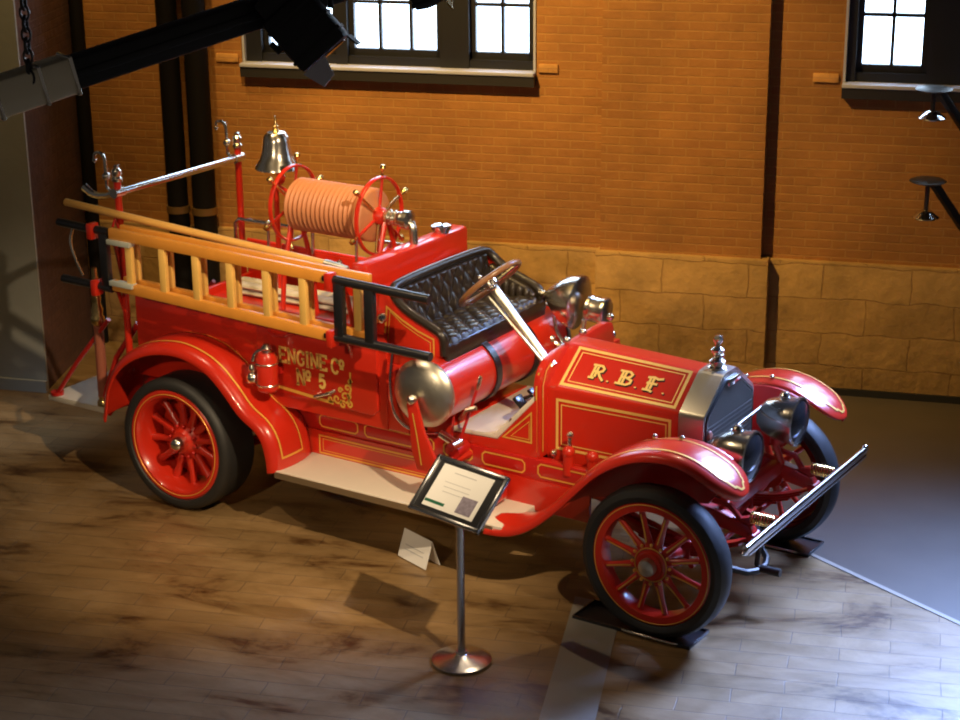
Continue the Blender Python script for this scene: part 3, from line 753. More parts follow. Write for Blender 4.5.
m = MB()
for xx in (RX0+0.01, RX1+0.06):
    for sg in (-1, 1): m.tube([(xx, RY+sg*0.02, RZ-0.03), (xx, RY+sg*0.15, 1.65), (xx, RY+sg*0.20, 1.235)], 0.018, 8)
part(m, 'reel_stand', RED)

# --- bell
BX, BY, BZ = 0.06, 0.30, 2.225
m = MB(); m.lathe([(0.140, 0.0), (0.160, 0.004), (0.156, 0.022), (0.124, 0.07), (0.104, 0.13), (0.094, 0.20), (0.088, 0.235), (0.065, 0.265), (0.0, 0.275)], axm((BX, BY, BZ), (0, 0, 1)), 40, cap=False); BL = part(m, 'bell', NICK); lab(BL, 'polished silver bell')
m = MB(); m.lathe([(0.02, 0.25), (0.03, 0.27), (0.015, 0.29), (0.02, 0.31), (0.006, 0.33), (0.004, 0.385)], axm((BX, BY, BZ), (0, 0, 1)), 12); m.ball((BX, BY, BZ-0.01), 0.03, seg=12); m.cyl((BX, BY, BZ), (BX, BY, BZ+0.2), 0.01); sub(m, 'bell_finial', BRASS, BL)
m = MB(); m.tube([(BX-0.02, BY, BZ-0.12), (BX+0.06, BY, BZ-0.07), (BX+0.01, BY, BZ-0.03)], 0.02, 8, smooth=1); m.tube([(BX-0.02, BY, 1.25), (BX-0.02, BY, BZ-0.10)], 0.02, 8); m.tube([(BX-0.02, BY, BZ-0.12), (BX+0.2, 0.2, BZ-0.14), (RX0, 0.0, RZ+0.0)], 0.014, 8, smooth=1); sub(m, 'bell_post', RED, BL)

# --- fuel tank behind seat
m = MB(); m.b2((1.36, -0.60, 1.20), (1.50, 0.60, 1.93), bev=0.03); TK = part(m, 'fuel_tank', RED)
m = MB(); m.lathe([(0.055, 0), (0.055, 0.02), (0.07, 0.025), (0.07, 0.05), (0.04, 0.062), (0, 0.066)], axm((1.43, 0.36, 1.925), (0, 0, 1)), 24); sub(m, 'filler_cap', CHROME, TK)
m = MB(); m.lathe([(0.03, 0), (0.03, 0.04), (0.045, 0.05), (0.045, 0.09), (0.02, 0.10), (0.02, 0.16)], axm((1.36, -0.63, 1.80), (-0.2, -0.3, 1)), 12); m.tube([(1.50, -0.62, 1.62), (1.55, -0.68, 1.62), (1.62, -0.70, 1.60), (1.70, -0.70, 1.64)], 0.022, 8, smooth=1); m.ball((1.50, -0.66, 1.63), 0.04, seg=10); m.ball((1.68, -0.70, 1.63), 0.035, seg=10); sub(m, 'nickel_valve', NICK, TK)

# --- seat
sb = MB()
poly = [(1.56, 1.30), (1.60, 1.76), (1.66, 1.76), (1.74, 1.70), (1.84, 1.63), (2.00, 1.565), (2.08, 1.52), (2.08, 1.36), (1.95, 1.30)]
for sg in (-1, 1): sb.prism(poly, sg*0.585, sg*0.615, bev=0.004)
sb.b2((1.53, -0.60, 1.25), (1.62, 0.60, 1.77)); sb.b2((1.55, -0.59, 1.25), (2.07, 0.59, 1.37))
SE = part(sb, 'seat_box', RED)
P = lambda u, v: V((u, -0.615, v)); g = MB()
for ins, wd in ((0.0, 0.013), (0.025, 0.006)):
    q = [(1.63+ins, 1.38+ins), (1.66+ins, 1.68-ins), (1.78, 1.61-ins), (1.90, 1.555-ins), (2.02-ins, 1.52-ins), (2.02-ins, 1.40+ins), (1.93, 1.37+ins)]
    g.ribbon([P(*a) for a in q], (0, -1, 0), wd, True)
sub(g, 'pinstripe', GOLD, SE)
# tufted pads: grid surfaces with buttons
def tufted(name, f, nu, nv, tu, tv, depth):
    m = MB(); G = []
    for i in range(nu+1):
        row = []
        for j in range(nv+1):
            u = i/nu; v = j/nv
            a = u*tu; b_ = v*tv; row_par = int(math.floor(b_)) % 2
            h = abs(math.sin(PI*(a+b_)/1.0))*abs(math.sin(PI*(a-b_)/1.0)); h = h**0.3
            e = min(1, min(u, 1-u)*nu/5.0)*min(1, min(v, 1-v)*nv/4.0)
            row.append(m.bm.verts.new(f(u, v, depth*(h*0.9+0.1)*(0.4+0.6*e)-0.03*(1-e))))
        G.append(row)
    for i in range(nu):
        for j in range(nv): m.bm.faces.new([G[i][j], G[i+1][j], G[i+1][j+1], G[i][j+1]])
    return m
def fb(u, v, h):    # back rest: u along y, v up
    y = -0.58+1.16*u; z = 1.46+0.33*v; x = 1.735-0.075*v+h
    return V((x, y, z))
m = tufted('b', fb, 140, 48, 9, 2, 0.03); BK = part(m, 'seat_back', LEATH, sharp=80)
m = MB(); A = []
m.tube([(2.09, -0.60, 1.42), (2.09, -0.60, 1.545), (2.02, -0.60, 1.585), (1.85, -0.60, 1.65), (1.74, -0.60, 1.715), (1.675, -0.58, 1.785), (1.66, -0.50, 1.81), (1.655, 0, 1.81), (1.66, 0.50, 1.80), (1.675, 0.58, 1.775), (1.74, 0.60, 1.705), (1.85, 0.60, 1.645), (2.02, 0.60, 1.585), (2.09, 0.60, 1.545), (2.09, 0.60, 1.42)], 0.030, 10, smooth=2)
sub(m, 'edge_roll', LEATH, BK)
def fc(u, v, h): return V((1.70+0.42*v, -0.57+1.14*u, 1.475+0.02*v+h))
m = tufted('c', fc, 140, 56, 9, 3, 0.03); m.b2((1.70, -0.575, 1.36), (2.115, 0.575, 1.49), bev=0.02); m.b2((2.08, -0.61, 1.36), (2.12, 0.61, 1.49), bev=0.015); part(m, 'seat_cushion', LEATH, sharp=80)
m = MB()
for sg in (-1, 1):
    for t_ in range(1):
        q = [(1.72, 1.47), (1.70, 1.70), (1.84, 1.635), (2.00, 1.58), (2.07, 1.53), (2.07, 1.47)]
        m.prism(q, sg*0.53, sg*0.59, bev=0.015)
    for i in range(6):
        x = 1.74+0.055*i; z = 1.70-0.031*i*1.0-0.02
        m.ball((x, sg*0.53, 1.55-0.006*i), 0.055, (0.5, 0.5, 1.5-0.12*i), seg=10)
part(m, 'arm_pad', LEATH, sharp=80)

# --- transverse chemical tank with nickel ends under the seat
CX, CZ, CR = 2.02, 1.195, 0.222
m = MB(); m.cyl((CX, -0.715, CZ), (CX, 0.715, CZ), CR-0.01, seg=48); CT = part(m, 'chemical_tank', RED)
for sg in (-1, 1):
    m = MB(); m.lathe([(CR, 0), (CR+0.004, 0.025), (CR*0.96, 0.045), (CR*0.8, 0.07), (CR*0.5, 0.09), (CR*0.2, 0.10), (0, 0.102)], axm((CX, sg*0.715, CZ), (0, sg, 0)), 48, cap=False); o = sub(m, 'tank_end', NICKB, CT); lab(o, 'domed nickel tank end')
m = MB()
for y in (-0.18, 0.30): m.lathe([(CR-0.008, -0.03), (CR+0.004, -0.03), (CR+0.004, 0.03), (CR-0.008, 0.03)], axm((CX, y, CZ), (0, 1, 0)), 48, cap=False)
m.box((2.08, -0.18, 1.385), (0.04, 0.03, 0.05)); sub(m, 'tank_strap', BLACK, CT)
m = MB(); m.b2((1.60, -0.63, 0.84), (1.82, 0.63, 1.30), bev=0.01); m.b2((1.84, -0.45, 0.78), (2.07, 0.45, 0.90), bev=0.01); part(m, 'seat_riser', RED)
# red pump lever bracket with nickel knob in front of the dome
m = MB(); m.prism([(2.04, 0.72), (2.20, 0.72), (2.18, 0.82), (2.10, 0.98), (2.06, 1.12), (2.04, 1.19), (1.99, 1.20), (1.97, 1.15), (1.99, 1.0), (2.0, 0.85)], -0.865, -0.835, bev=0.008); o = part(m, 'drain_bracket', RED)
m = MB(); m.ribbon([V((2.08, -0.865, 0.76)), V((2.05, -0.865, 0.95)), V((2.02, -0.865, 1.10))], (0, -1, 0), 0.01); sub(m, 'pinstripe', GOLD, o)
m = MB(); m.ball((2.015, -0.865, 1.19), 0.034, seg=12); sub(m, 'knob', NICK, o)
m = MB(); m.tube([(2.04, -0.84, 0.74), (2.15, -0.6, 0.72), (2.2, -0.48, 0.74)], 0.03, 8); sub(m, 'bracket_foot', RED, o)
# nickel pipe from the rack to the frame
m = MB(); m.tube([(1.76, -0.70, 1.42), (1.74, -0.72, 1.20), (1.76, -0.72, 1.02), (1.82, -0.70, 0.93), (1.92, -0.66, 0.88), (2.0, -0.56, 0.86)], 0.011, 8, smooth=2); part(m, 'nickel_pipe', CHROME)
# brake and gear levers
m = MB(); m.tube([(2.17, -0.60, 0.78), (2.24, -0.58, 1.0), (2.33, -0.56, 1.28)], 0.010, 8); m.tube([(2.10, -0.56, 0.80), (2.12, -0.54, 1.05), (2.16, -0.52, 1.34)], 0.010, 8); m.cyl((2.16, -0.62, 0.78), (2.16, -0.48, 0.78), 0.045); LV = part(m, 'control_lever', RED2)
m = MB(); m.lathe([(0.010, 0), (0.016, 0.03), (0.016, 0.09), (0.010, 0.10)], axm((2.31, -0.565, 1.22), (0.3, 0, 1)), 12); m.tube([(2.22, -0.62, 1.02), (2.28, -0.64, 1.10), (2.34, -0.62, 1.12)], 0.018, 8); m.tube([(2.08, -0.64, 0.90), (2.22, -0.66, 0.86)], 0.028, 10); m.cyl((2.21, -0.72, 0.86), (2.21, -0.62, 0.86), 0.03); sub(m, 'lever_fitting', NICK, LV)

# --- floor boards, cowl, dash
m = MB(); m.prism([(2.06, 0.86), (2.40, 0.872), (2.70, 1.20), (2.70, 1.24), (2.37, 0.90), (2.06, 0.892)], -0.47, 0.47, bev=0.004); o = part(m, 'floor_board', CREAM); lab(o, 'cream foot boards')
m = MB()
for y in (-0.28, -0.10): m.tube([(2.66, y, 1.10), (2.55, y, 1.14), (2.49, y, 1.11)], 0.012, 8); m.bar((2.46, y-0.045, 1.08), (2.46, y+0.045, 1.08), 0.09, 0.025, up=(0.7, 0, 0.7), bev=0.008)
m.tube([(2.60, 0.06, 1.13), (2.52, 0.06, 1.13)], 0.012); m.ball((2.51, 0.06, 1.14), 0.035, seg=12); sub(m, 'pedal', BLACK, o)
m = MB(); m.bar((2.50, -0.47, 1.022), (2.50, 0.47, 1.022), 0.03, 0.01, up=(-0.77, 0, 0.64)); sub(m, 'edging', RED, o)
m = MB()
for sg in (-1, 1): m.prism([(2.06, 0.78), (2.70, 0.78), (2.70, 1.20), (2.62, 1.11), (2.40, 0.868), (2.06, 0.855)], sg*0.45, sg*0.475, bev=0.004)
CO = part(m, 'cowl_side', RED)
P = lambda u, v: V((u, -0.475, v)); g = MB()
for i, wd in ((0, 0.013), (0.03, 0.006)): g.ribbon([P(2.45+2*i, 0.90+i*0.6), P(2.66-i*0.5, 0.90+i*0.6), P(2.66-i*0.5, 1.10-2*i)], (0, -1, 0), wd, True)
sub(g, 'pinstripe', GOLD, CO)
def hexp(w_, zs, wt, zt, zb): return [(-w_, zb), (-w_, zs), (-wt, zt), (wt, zt), (w_, zs), (w_, zb)]
def yz(x): return lambda u, v, k: V((k, u, v))
m = MB(); m.prism([(-0.47, 0.80), (-0.47, 1.28), (-0.455, 1.34), (-0.42, 1.39), (-0.36, 1.43), (-0.25, 1.455), (0.25, 1.475), (0.40, 1.475), (0.47, 1.455), (0.49, 1.40), (0.49, 0.80)], 2.67, 2.72, f=lambda u, v, k: V((k, u, v)), bev=0.008); DA = part(m, 'dash_board', RED)
m = MB(); m.ribbon([V((2.722, y, z)) for y, z in ((-0.44, 0.84), (-0.44, 1.28), (-0.40, 1.37), (-0.34, 1.41))], (1, 0, 0), 0.012); m.ribbon([V((2.695, -0.471, 0.84)), V((2.695, -0.471, 1.27)), V((2.695, -0.44, 1.365))], [V((0, -1, 0)), V((0, -1, 0)), V((0, -0.8, 0.6))], 0.012); sub(m, 'pinstripe', GOLD, DA)
m = MB()
for y, z in ((0.47, 1.49), (0.50, 1.36), (-0.1, 1.485), (0.1, 1.485)): m.ball((2.70, y, z), 0.026, seg=10)
sub(m, 'dash_knob', NICK, DA)

# --- hood
def loft(mb, sec):      # sec: list of (x, poly yz)
    R_ = [[mb.bm.verts.new((x, u, v)) for u, v in p] for x, p in sec]
    n = len(R_[0])
    for a, b in zip(R_, R_[1:]):
        for i in range(n): mb.bm.faces.new([a[i], a[(i+1) % n], b[(i+1) % n], b[i]])
    mb.bm.faces.new(R_[0][::-1]); mb.bm.faces.new(R_[-1])
    return mb
def hx(w_, zs, wt, zt, zb=0.74, k=0.025):
    # hexagon with eased shoulders
    A = V((-w_, zb)); B = V((-w_, zs)); C = V((-wt, zt)); out = [A]
    def ease(P_, Q, R_, e):
        d0 = (P_-Q).normalized()*e; d1 = (R_-Q).normalized()*e
        return [Q+d0, Q+(d0+d1)*0.25, Q+d1]
    D = V((wt, zt)); E = V((w_, zs)); F = V((w_, zb))
    out += ease(A, B, C, k)+ease(B, C, D, k)+ease(C, D, E, k)+ease(D, E, F, k)+[F]
    return [(p.x, p.y) for p in out]
m = MB(); loft(m, [(2.72, hx(0.375, 1.265, 0.085, 1.470)), (3.63, hx(0.345, 1.245, 0.085, 1.440))]); HD = part(m, 'hood', RED)
# slope panel frame
def slope(x, v):
    t_ = (x-2.72)/0.91
    a = V((x, -0.375+0.03*t_, 1.265-0.02*t_)); b_ = V((x, -0.085, 1.47-0.03*t_)); return a.lerp(b_, v)
sn = (slope(3.63, 0)-slope(2.72, 0)).cross(slope(2.72, 1)-slope(2.72, 0)).normalized()
g = MB(); rect(slope, sn, 2.80, 0.10, 3.585, 0.93, 0.020, 0, g); rect(slope, sn, 2.835, 0.185, 3.555, 0.845, 0.007, 0, g)
def side(x, v): t_ = (x-2.72)/0.91; return V((x, -0.375+0.03*t_, v))
sd = (side(3.63, 1)-side(2.72, 1)).cross(V((0, 0, 1))).normalized()
rect(side, sd, 2.79, 0.86, 3.57, 1.185, 0.018, 0, g); rect(side, sd, 2.82, 0.89, 3.545, 1.155, 0.007, 0, g)
sub(g, 'pinstripe', GOLDB, HD)
# R B F letters
BLK = {
 'R': [[(.12, 0), (.12, 1)], [(.3, .12), (.3, .9)], [(-.05, 1), (.5, 1), (.66, .82), (.62, .62), (.42, .52), (.05, .52)], [(.4, .5), (.62, .16), (.85, -.08)], [(-.05, .02), (.3, .02)]],
 'B': [[(.12, 0), (.12, 1)], [(.3, .1), (.3, .92)], [(-.08, 1), (.5, 1), (.68, .85), (.62, .64), (.45, .54), (.1, .54)], [(.45, .52), (.74, .4), (.74, .18), (.55, .02), (-.1, .02)]],
 'F': [[(.14, -.02), (.14, .9)], [(.32, .1), (.32, .95)], [(-.05, .92), (.3, 1), (.55, .9), (.85, 1)], [(.0, .52), (.62, .52)], [(-.08, .0), (.3, .0), (.5, -.1)]],
}
sv = (slope(3.2, 1)-slope(3.2, 0)).normalized(); su = (slope(3.6, 0)-slope(2.8, 0)).normalized()
for mm_, off, wd, nm in ((INK, V((0.008, 0, 0))+sv*-0.006, 0.024, 'letter_shadow'), (GOLDB, V((0, 0, 0)), 0.0165, 'gold_letter')):
    t = MB()
    for ch, x in (('R', 3.005), ('B', 3.200), ('F', 3.390)):
        o_ = slope(x, 0.5)-su*0.05-sv*0.052+off
        for k in BLK[ch]: t.ribbon([o_+su*(a*0.118)+sv*(b_*0.10) for a, b_ in k], sn, wd, thick=0.003 if mm_ is INK else 0.0055)
        o2 = slope(x, 0.5)+su*0.075-sv*0.055+off; t.ribbon([o2, o2+su*0.014], sn, 0.010 if mm_ is GOLDB else 0.014, thick=0.003 if mm_ is INK else 0.0055)
    sub(t, nm, mm_, HD)
m = MB()
for x in (2.78, 3.55): m.tube([(x, -0.375, 0.84), (x, -0.40, 0.83), (x, -0.40, 0.78)], 0.012, 8); m.ball((x, -0.40, 0.83), 0.025, seg=8)
m.tube([(2.93, -0.44, 0.86), (2.93, -0.46, 0.96), (2.93, -0.44, 1.0)], 0.014, 8); m.ball((2.93, -0.45, 1.0), 0.024, seg=8); sub(m, 'hood_clip', NICK, HD)
m = MB()
for x in (2.93, 3.10): m.cyl((x, -0.47, 0.74), (x, -0.47, 0.88), 0.035); m.ball((x, -0.47, 0.89), 0.042, seg=12)
m.b2((2.82, -0.48, 0.62), (3.2, -0.40, 0.76), bev=0.01); part(m, 'steering_box', RED)

# --- radiator
m = MB(); loft(m, [(3.63, hx(0.355, 1.25, 0.09, 1.450, 0.70)), (3.66, hx(0.358, 1.25, 0.09, 1.453, 0.70)), (3.80, hx(0.358, 1.25, 0.09, 1.450, 0.70))]); RA = part(m, 'radiator', NICKB)
m = MB(); loft(m, [(3.795, hx(0.318, 1.225, 0.075, 1.395, 0.74)), (3.806, hx(0.318, 1.225, 0.075, 1.395, 0.74))]); GR = sub(m, 'radiator_core', GRILLE, RA)
m = MB()
for i in range(37):
    y = -0.315+0.0175*i; zt = 1.38 if abs(y) < 0.08 else 1.385-(abs(y)-0.075)*0.70
    m.b2((3.804, y-0.002, 0.76), (3.812, y+0.002, zt))
z = 0.78
while z < 1.20: m.b2((3.804, -0.315, z-0.002), (3.812, 0.315, z+0.002)); z += 0.03
o = sub(m, 'core_fins', GRILLE, RA)
m = MB(); prr = hx(0.325, 1.232, 0.078, 1.405, 0.72); m.tube([V((3.803, u, v)) for u, v in prr], 0.012, 8); sub(m, 'core_bezel', DARKST, RA)
m = MB(); m.box((3.815, 0.02, 1.385), (0.02, 0.16, 0.05), bev=0.008); sub(m, 'maker_plate', CHROME, RA)
m = MB(); m.ball((3.70, -0.375, 1.07), 0.032, (1, 0.5, 1), seg=12); m.ball((3.815, -0.30, 1.12), 0.032, (0.5, 1, 1), seg=12); sub(m, 'medallion', COPPER, RA)
m = MB(); m.lathe([(0.06, 0), (0.06, 0.02), (0.045, 0.03), (0.05, 0.06), (0.03, 0.075), (0.022, 0.09), (0.04, 0.115), (0.042, 0.13), (0.02, 0.15), (0.018, 0.165), (0.03, 0.185), (0.032, 0.20), (0.02, 0.22), (0, 0.226)], axm((3.71, 0, 1.44), (0, 0, 1)), 20); m.tube([(3.71, -0.075, 1.51), (3.71, 0.075, 1.51)], 0.012, 8); sub(m, 'filler_cap', NICK, RA)

# --- headlamps
def lamp(sg):
    cx, cy, cz = 4.0, sg*0.345, 1.065
    m = MB(); m.lathe([(0.0, -0.16), (0.03, -0.155), (0.075, -0.135), (0.115, -0.09), (0.14, -0.02), (0.148, 0.04), (0.15, 0.10), (0.158, 0.105), (0.158, 0.125), (0.145, 0.13)], axm((cx, cy, cz), (1, 0, 0)), 40, cap=False); o = part(m, 'headlamp', NICK)
    m = MB(); m.lathe([(0.146, 0.12), (0.12, 0.135), (0.06, 0.15), (0, 0.155)], axm((cx, cy, cz), (1, 0, 0)), 40, cap=False); sub(m, 'lens', GLASS, o)
    m = MB(); m.lathe([(0.03, 0), (0.035, 0.02), (0.02, 0.04), (0.0, 0.045)], axm((cx+0.02, cy, cz+0.14), (0, 0, 1)), 12); sub(m, 'vent', NICK, o)
    m = MB(); m.tube([(cx-0.02, cy, cz-0.14), (cx-0.03, cy, 0.88), (cx-0.02, sg*0.44, 0.72)], 0.022, 8); m.cyl((cx-0.02, cy, cz-0.17), (cx-0.02, cy, cz-0.13), 0.045); sub(m, 'lamp_bracket', RED2, o)
mirror(lamp)
m = MB(); m.cyl((3.88, -0.52, 1.10), (3.88, 0.30, 1.13), 0.013); part(m, 'lamp_tie_bar', CHROME)
# --- bumper
BXx, BZz = 4.37, 0.735
m = MB(); m.prism([(-1.0, -0.004), (-0.90, -0.025), (0.84, -0.025), (0.87, -0.02), (0.87, 0.02), (0.84, 0.025), (-0.90, 0.025), (-1.0, 0.01)], BXx-0.012, BXx+0.012, f=lambda u, v, k: V((k, u, BZz+v)), bev=0.006)
m.cyl((BXx, -0.95, BZz+0.022), (BXx, 0.86, BZz+0.022), 0.020, seg=12); m.cyl((BXx, -0.93, BZz-0.022), (BXx, 0.86, BZz-0.022), 0.017, seg=12)
m.ball((BXx, 0.865, BZz+0.03), 0.024, seg=10)
BU = part(m, 'bumper', CHROME)
m = MB()
for sg in (-1, 1):
    y = sg*0.455; m.bar((4.05, y, 0.66), (4.20, y, 0.71), 0.05, 0.06, bev=0.01); m.cyl((4.15, y, 0.715), (4.37, y, 0.735), 0.014)
    m.tube([(4.15, y, 0.66), (4.05, y*1.05, 0.78), (3.9, y*1.05, 0.80)], 0.02, 8)
sub(m, 'bumper_arm', RED2, BU)
for sg in (-1, 1):
    m = MB(); y = sg*0.455; m.tube([(4.18+0.155*i/96, y+0.034*math.cos(i*2*PI/12), 0.724+0.034*math.sin(i*2*PI/12)) for i in range(97)], 0.0065, 6); sub(m, 'coil_spring', BRASS, BU)
# starter crank
m = MB(); m.tube([(3.70, -0.10, 0.50), (4.06, -0.10, 0.48), (4.09, -0.10, 0.46), (4.09, -0.14, 0.27), (4.11, -0.14, 0.25), (4.24, -0.14, 0.25)], 0.017, 8); m.cyl((4.12, -0.14, 0.25), (4.25, -0.14, 0.25), 0.026); m.cyl((3.92, -0.10, 0.485), (4.07, -0.10, 0.48), 0.034); m.tube([(3.98, -0.34, 0.30), (4.10, -0.22, 0.24), (4.12, -0.02, 0.24), (4.0, 0.10, 0.30)], 0.022, 8, smooth=1); part(m, 'starter_crank', DARKST)

# --- steering
SA = V((2.26, -0.30, 1.835)); SB = V((2.70, -0.30, 1.36)); ax = (SA-SB).normalized()
m = MB(); m.cyl(SB, SA, 0.032); m.lathe([(0.05, 0), (0.05, 0.03), (0.036, 0.05)], axm(SB, ax), 16); m.cyl(SB+V((0, -0.05, 0.02)), SA+V((0, -0.045, -0.06)), 0.010)
ST_ = part(m, 'steering_column', NICKB)
SWc = SA+ax*0.02
m = MB(); m.torus(0.225, 0.019, axm(SWc, ax, (0, 1, 0)), 48, 10); o = sub(m, 'steering_wheel', WHEELW, ST_)
m = MB()
for i in range(4):
    a = 2*PI*i/4+PI/4; Mx = axm(SWc, ax, (0, 1, 0)); m.tube([Mx @ V((0, 0, -0.02)), Mx @ V((0.21*math.cos(a), 0.21*math.sin(a), 0))], 0.012, 8)
Mx = axm(SWc, ax, (0, 1, 0)); m.lathe([(0.05, -0.03), (0.05, 0.01), (0.03, 0.03), (0, 0.034)], Mx, 16); m.torus(0.085, 0.01, Mx @ Matrix.Translation((0, 0, 0.03)), 24, 6, 0, PI*1.2)
m.tube([Mx @ V((0, 0, 0.035)), Mx @ V((-0.10, -0.03, 0.045))], 0.010, 8); m.ball(Mx @ V((-0.10, -0.03, 0.05)), 0.018, seg=8)
m.tube([Mx @ V((0, 0, -0.06)), Mx @ V((-0.15, -0.10, -0.06))], 0.012, 8); m.ball(Mx @ V((-0.15, -0.10, -0.06)), 0.022, seg=8)
sub(m, 'wheel_spoke', NICK, ST_)

# --- hand siren with trumpet lamp, far side of the dash
sy = 0.58
m = MB(); m.lathe([(0.02, 0.0), (0.035, 0.02), (0.07, 0.05), (0.125, 0.11), (0.165, 0.17), (0.182, 0.225), (0.186, 0.25), (0.188, 0.262), (0.15, 0.28), (0.0, 0.29)], axm((2.13, sy, 1.535), (1, 0.05, -0.10)), 40); m.lathe([(0.0, -0.05), (0.018, -0.045), (0.022, 0)], axm((2.13, sy, 1.535), (1, 0.05, -0.10)), 12); SR = part(m, 'searchlight', NICK); lab(SR, 'large bright nickel searchlight beside the seat')
m = MB(); m.lathe([(0.06, 0), (0.088, 0.01), (0.09, 0.03), (0.083, 0.04), (0.09, 0.05), (0.09, 0.10), (0.095, 0.11), (0.095, 0.14), (0.08, 0.15), (0, 0.152)], axm((2.455, sy+0.02, 1.485), (1, 0.05, -0.1)), 32); sub(m, 'siren_drum', NICK, SR)
m = MB(); m.tube([(2.25, sy, 1.52), (2.20, sy, 1.40), (2.22, sy, 1.28), (2.27, sy, 1.22), (2.30, sy, 1.13)], 0.016, 8, smooth=1); m.tube([(2.10, sy-0.06, 1.33), (2.20, sy-0.05, 1.24), (2.32, sy-0.04, 1.18)], 0.02, 8)
for i in range(4): m.ball((2.10+0.06*i, sy-0.06, 1.33-0.045*i), 0.03, seg=10)
m.tube([(2.44, sy, 1.40), (2.42, sy, 1.25), (2.40, sy-0.03, 1.12)], 0.018, 8); m.tube([(2.55, sy, 1.42), (2.55, sy, 1.25)], 0.018, 8); sub(m, 'lamp_post', NICK, SR)
m = MB(); m.b2((2.0, 0.46, 1.05), (2.70, 0.64, 1.12), bev=0.01); m.b2((2.60, 0.44, 1.05), (2.70, 0.62, 1.30), bev=0.01); sub(m, 'lamp_shelf', RED, SR)

# ================================================================== other things
def rot_rect(c, a, b):
    W_ = V((math.cos(a), math.sin(a), 0)); H_ = V((-math.sin(a)*math.cos(b), math.cos(a)*math.cos(b), math.sin(b))); N_ = W_.cross(H_)
    Mx = Matrix.Identity(4)
    for i in range(3): Mx[i][0], Mx[i][1], Mx[i][2], Mx[i][3] = W_[i], H_[i], N_[i], c[i]
    return Mx
# information stand
IS = empty('information_stand', (2.945, -1.735, 0)); tag(IS, 'silver pedestal information stand with a tilted framed sheet in front of the engine', 'sign stand')
m = MB(); m.lathe([(0.0, 0.0), (0.172, 0.0), (0.178, 0.008), (0.176, 0.018), (0.14, 0.032), (0.06, 0.042), (0.035, 0.055), (0.032, 0.07), (0, 0.07)], None, 56); m.build('base', ALU, IS)
m = MB(); m.cyl((0, 0, 0.05), (0, 0, 1.04), 0.023, seg=24); m.build('pole', ALU, IS)
MP = rot_rect(V((0.004, -0.015, 1.073)), -0.178, 0.757)
m = MB()
PWd, PHt = 0.549, 0.369
for x in (-1, 1): m.box((x*(PWd/2-0.014), 0, 0), (0.028, PHt, 0.026), MP, 0.004)
for y in (-1, 1): m.box((0, y*(PHt/2-0.014), 0), (PWd, 0.028, 0.026), MP, 0.004)
m.box((0, 0, -0.010), (PWd-0.03, PHt-0.03, 0.006), MP); m.build('frame', ALU, IS)
m = MB(); m.box((0, 0, -0.002), (PWd-0.05, PHt-0.05, 0.010), MP); m.build('dark_mount', BLACK, IS)
m = MB(); m.box((-0.005, 0.005, 0.004), (0.39, 0.275, 0.004), MP); PS = m.build('printed_sheet', PAPER, IS)
m = MB(); m.box((-0.12, -0.098, 0.0065), (0.15, 0.018, 0.002), MP); m.build('green_band', GREEN, PS)
m = MB(); m.box((0.105, -0.062, 0.0065), (0.115, 0.105, 0.002), MP); m.build('printed_photo', PHOTO, PS)
m = MB(); m.box((-0.01, 0.105, 0.0062), (0.17, 0.006, 0.001), MP)
for i in range(3): m.box((-0.03+0.01*i, 0.04-0.03*i, 0.0062), (0.2, 0.004, 0.001), MP)
m.build('printed_lines', PAPERG, PS)
# small card on the floor
CD = empty('display_card', (1.934, -0.75, 0.0)); tag(CD, 'small white folded card standing on the floor below the running board', 'card')
MC = rot_rect(V((0, 0, 0.0985)), -0.315, 1.249)
m = MB(); m.box((0, 0, 0), (0.30, 0.192, 0.004), MC); m.build('front_leaf', PAPER, CD)
MC2 = rot_rect(V((0.018, 0.056, 0.0965)), -0.315, PI-1.249)
m = MB(); m.box((0, 0, 0), (0.30, 0.190, 0.004), MC2); m.build('back_leaf', PAPER, CD)
m = MB()
for i in range(2): m.box((0.0, 0.0-0.03*i, 0.003), (0.2, 0.006, 0.001), MC)
m.build('printed_lines', PAPERG, CD)

# drip pans under front tyres
def pan(loc, labl):
    e = empty('drip_pan', loc); tag(e, labl, 'drip pan', 'drip pans under the front wheels')
    m = MB(); m.box((0, 0, 0.006), (0.80, 0.27, 0.006))
    for y in (-0.13, 0.13): m.box((0, y, 0.012), (0.80, 0.012, 0.022), bev=0.003)
    for x in (-0.395, 0.395): m.box((x, 0, 0.012), (0.012, 0.27, 0.022), bev=0.003)
    m.build('tray', BLACK, e)
    m = MB(); m.tube([(-0.05, -0.138, 0.024), (-0.03, -0.155, 0.028), (0.30, -0.155, 0.028), (0.32, -0.138, 0.024)], 0.007, 8); m.build('tray_handle', NICK, e)
pan((3.62, -0.78, 0), 'flat black drip pan under the near front wheel')
pan((3.70, 0.80, 0), 'flat black drip pan under the far front wheel')

# ---- overhead rig, upper left
def at(px, py, depth):
    d_ = rv*((px-480)/FPX)-uv*((py-360)/FPX)+fw
    return CP+d_*depth
bp0 = at(-60, 116, 6.4); bp1 = at(300, -2, 7.0)
bdir = (bp1-bp0).normalized()
BM = empty('lighting_beam', bp0); tag(BM, 'overhead dark lighting beam crossing the upper left corner with a pale metal sleeve', 'beam')
fr = lambda p: V(p)-bp0
m = MB(); m.bar(fr(bp0+bdir*0.1), fr(bp1+bdir*0.6), 0.10, 0.115, bev=0.012); m.bar(fr(bp0+bdir*0.1), fr(bp1+bdir*0.6), 0.112, 0.03, bev=0.006); m.build('black_bar', BLACKM, BM)
sl = at(88, 86, 6.5)
L_ = (sl-bp0).dot(bdir)
m = MB(); m.bar((0, 0, 0), bdir*L_, 0.125, 0.135, bev=0.014); m.build('metal_sleeve', STEELB, BM)
m = MB()
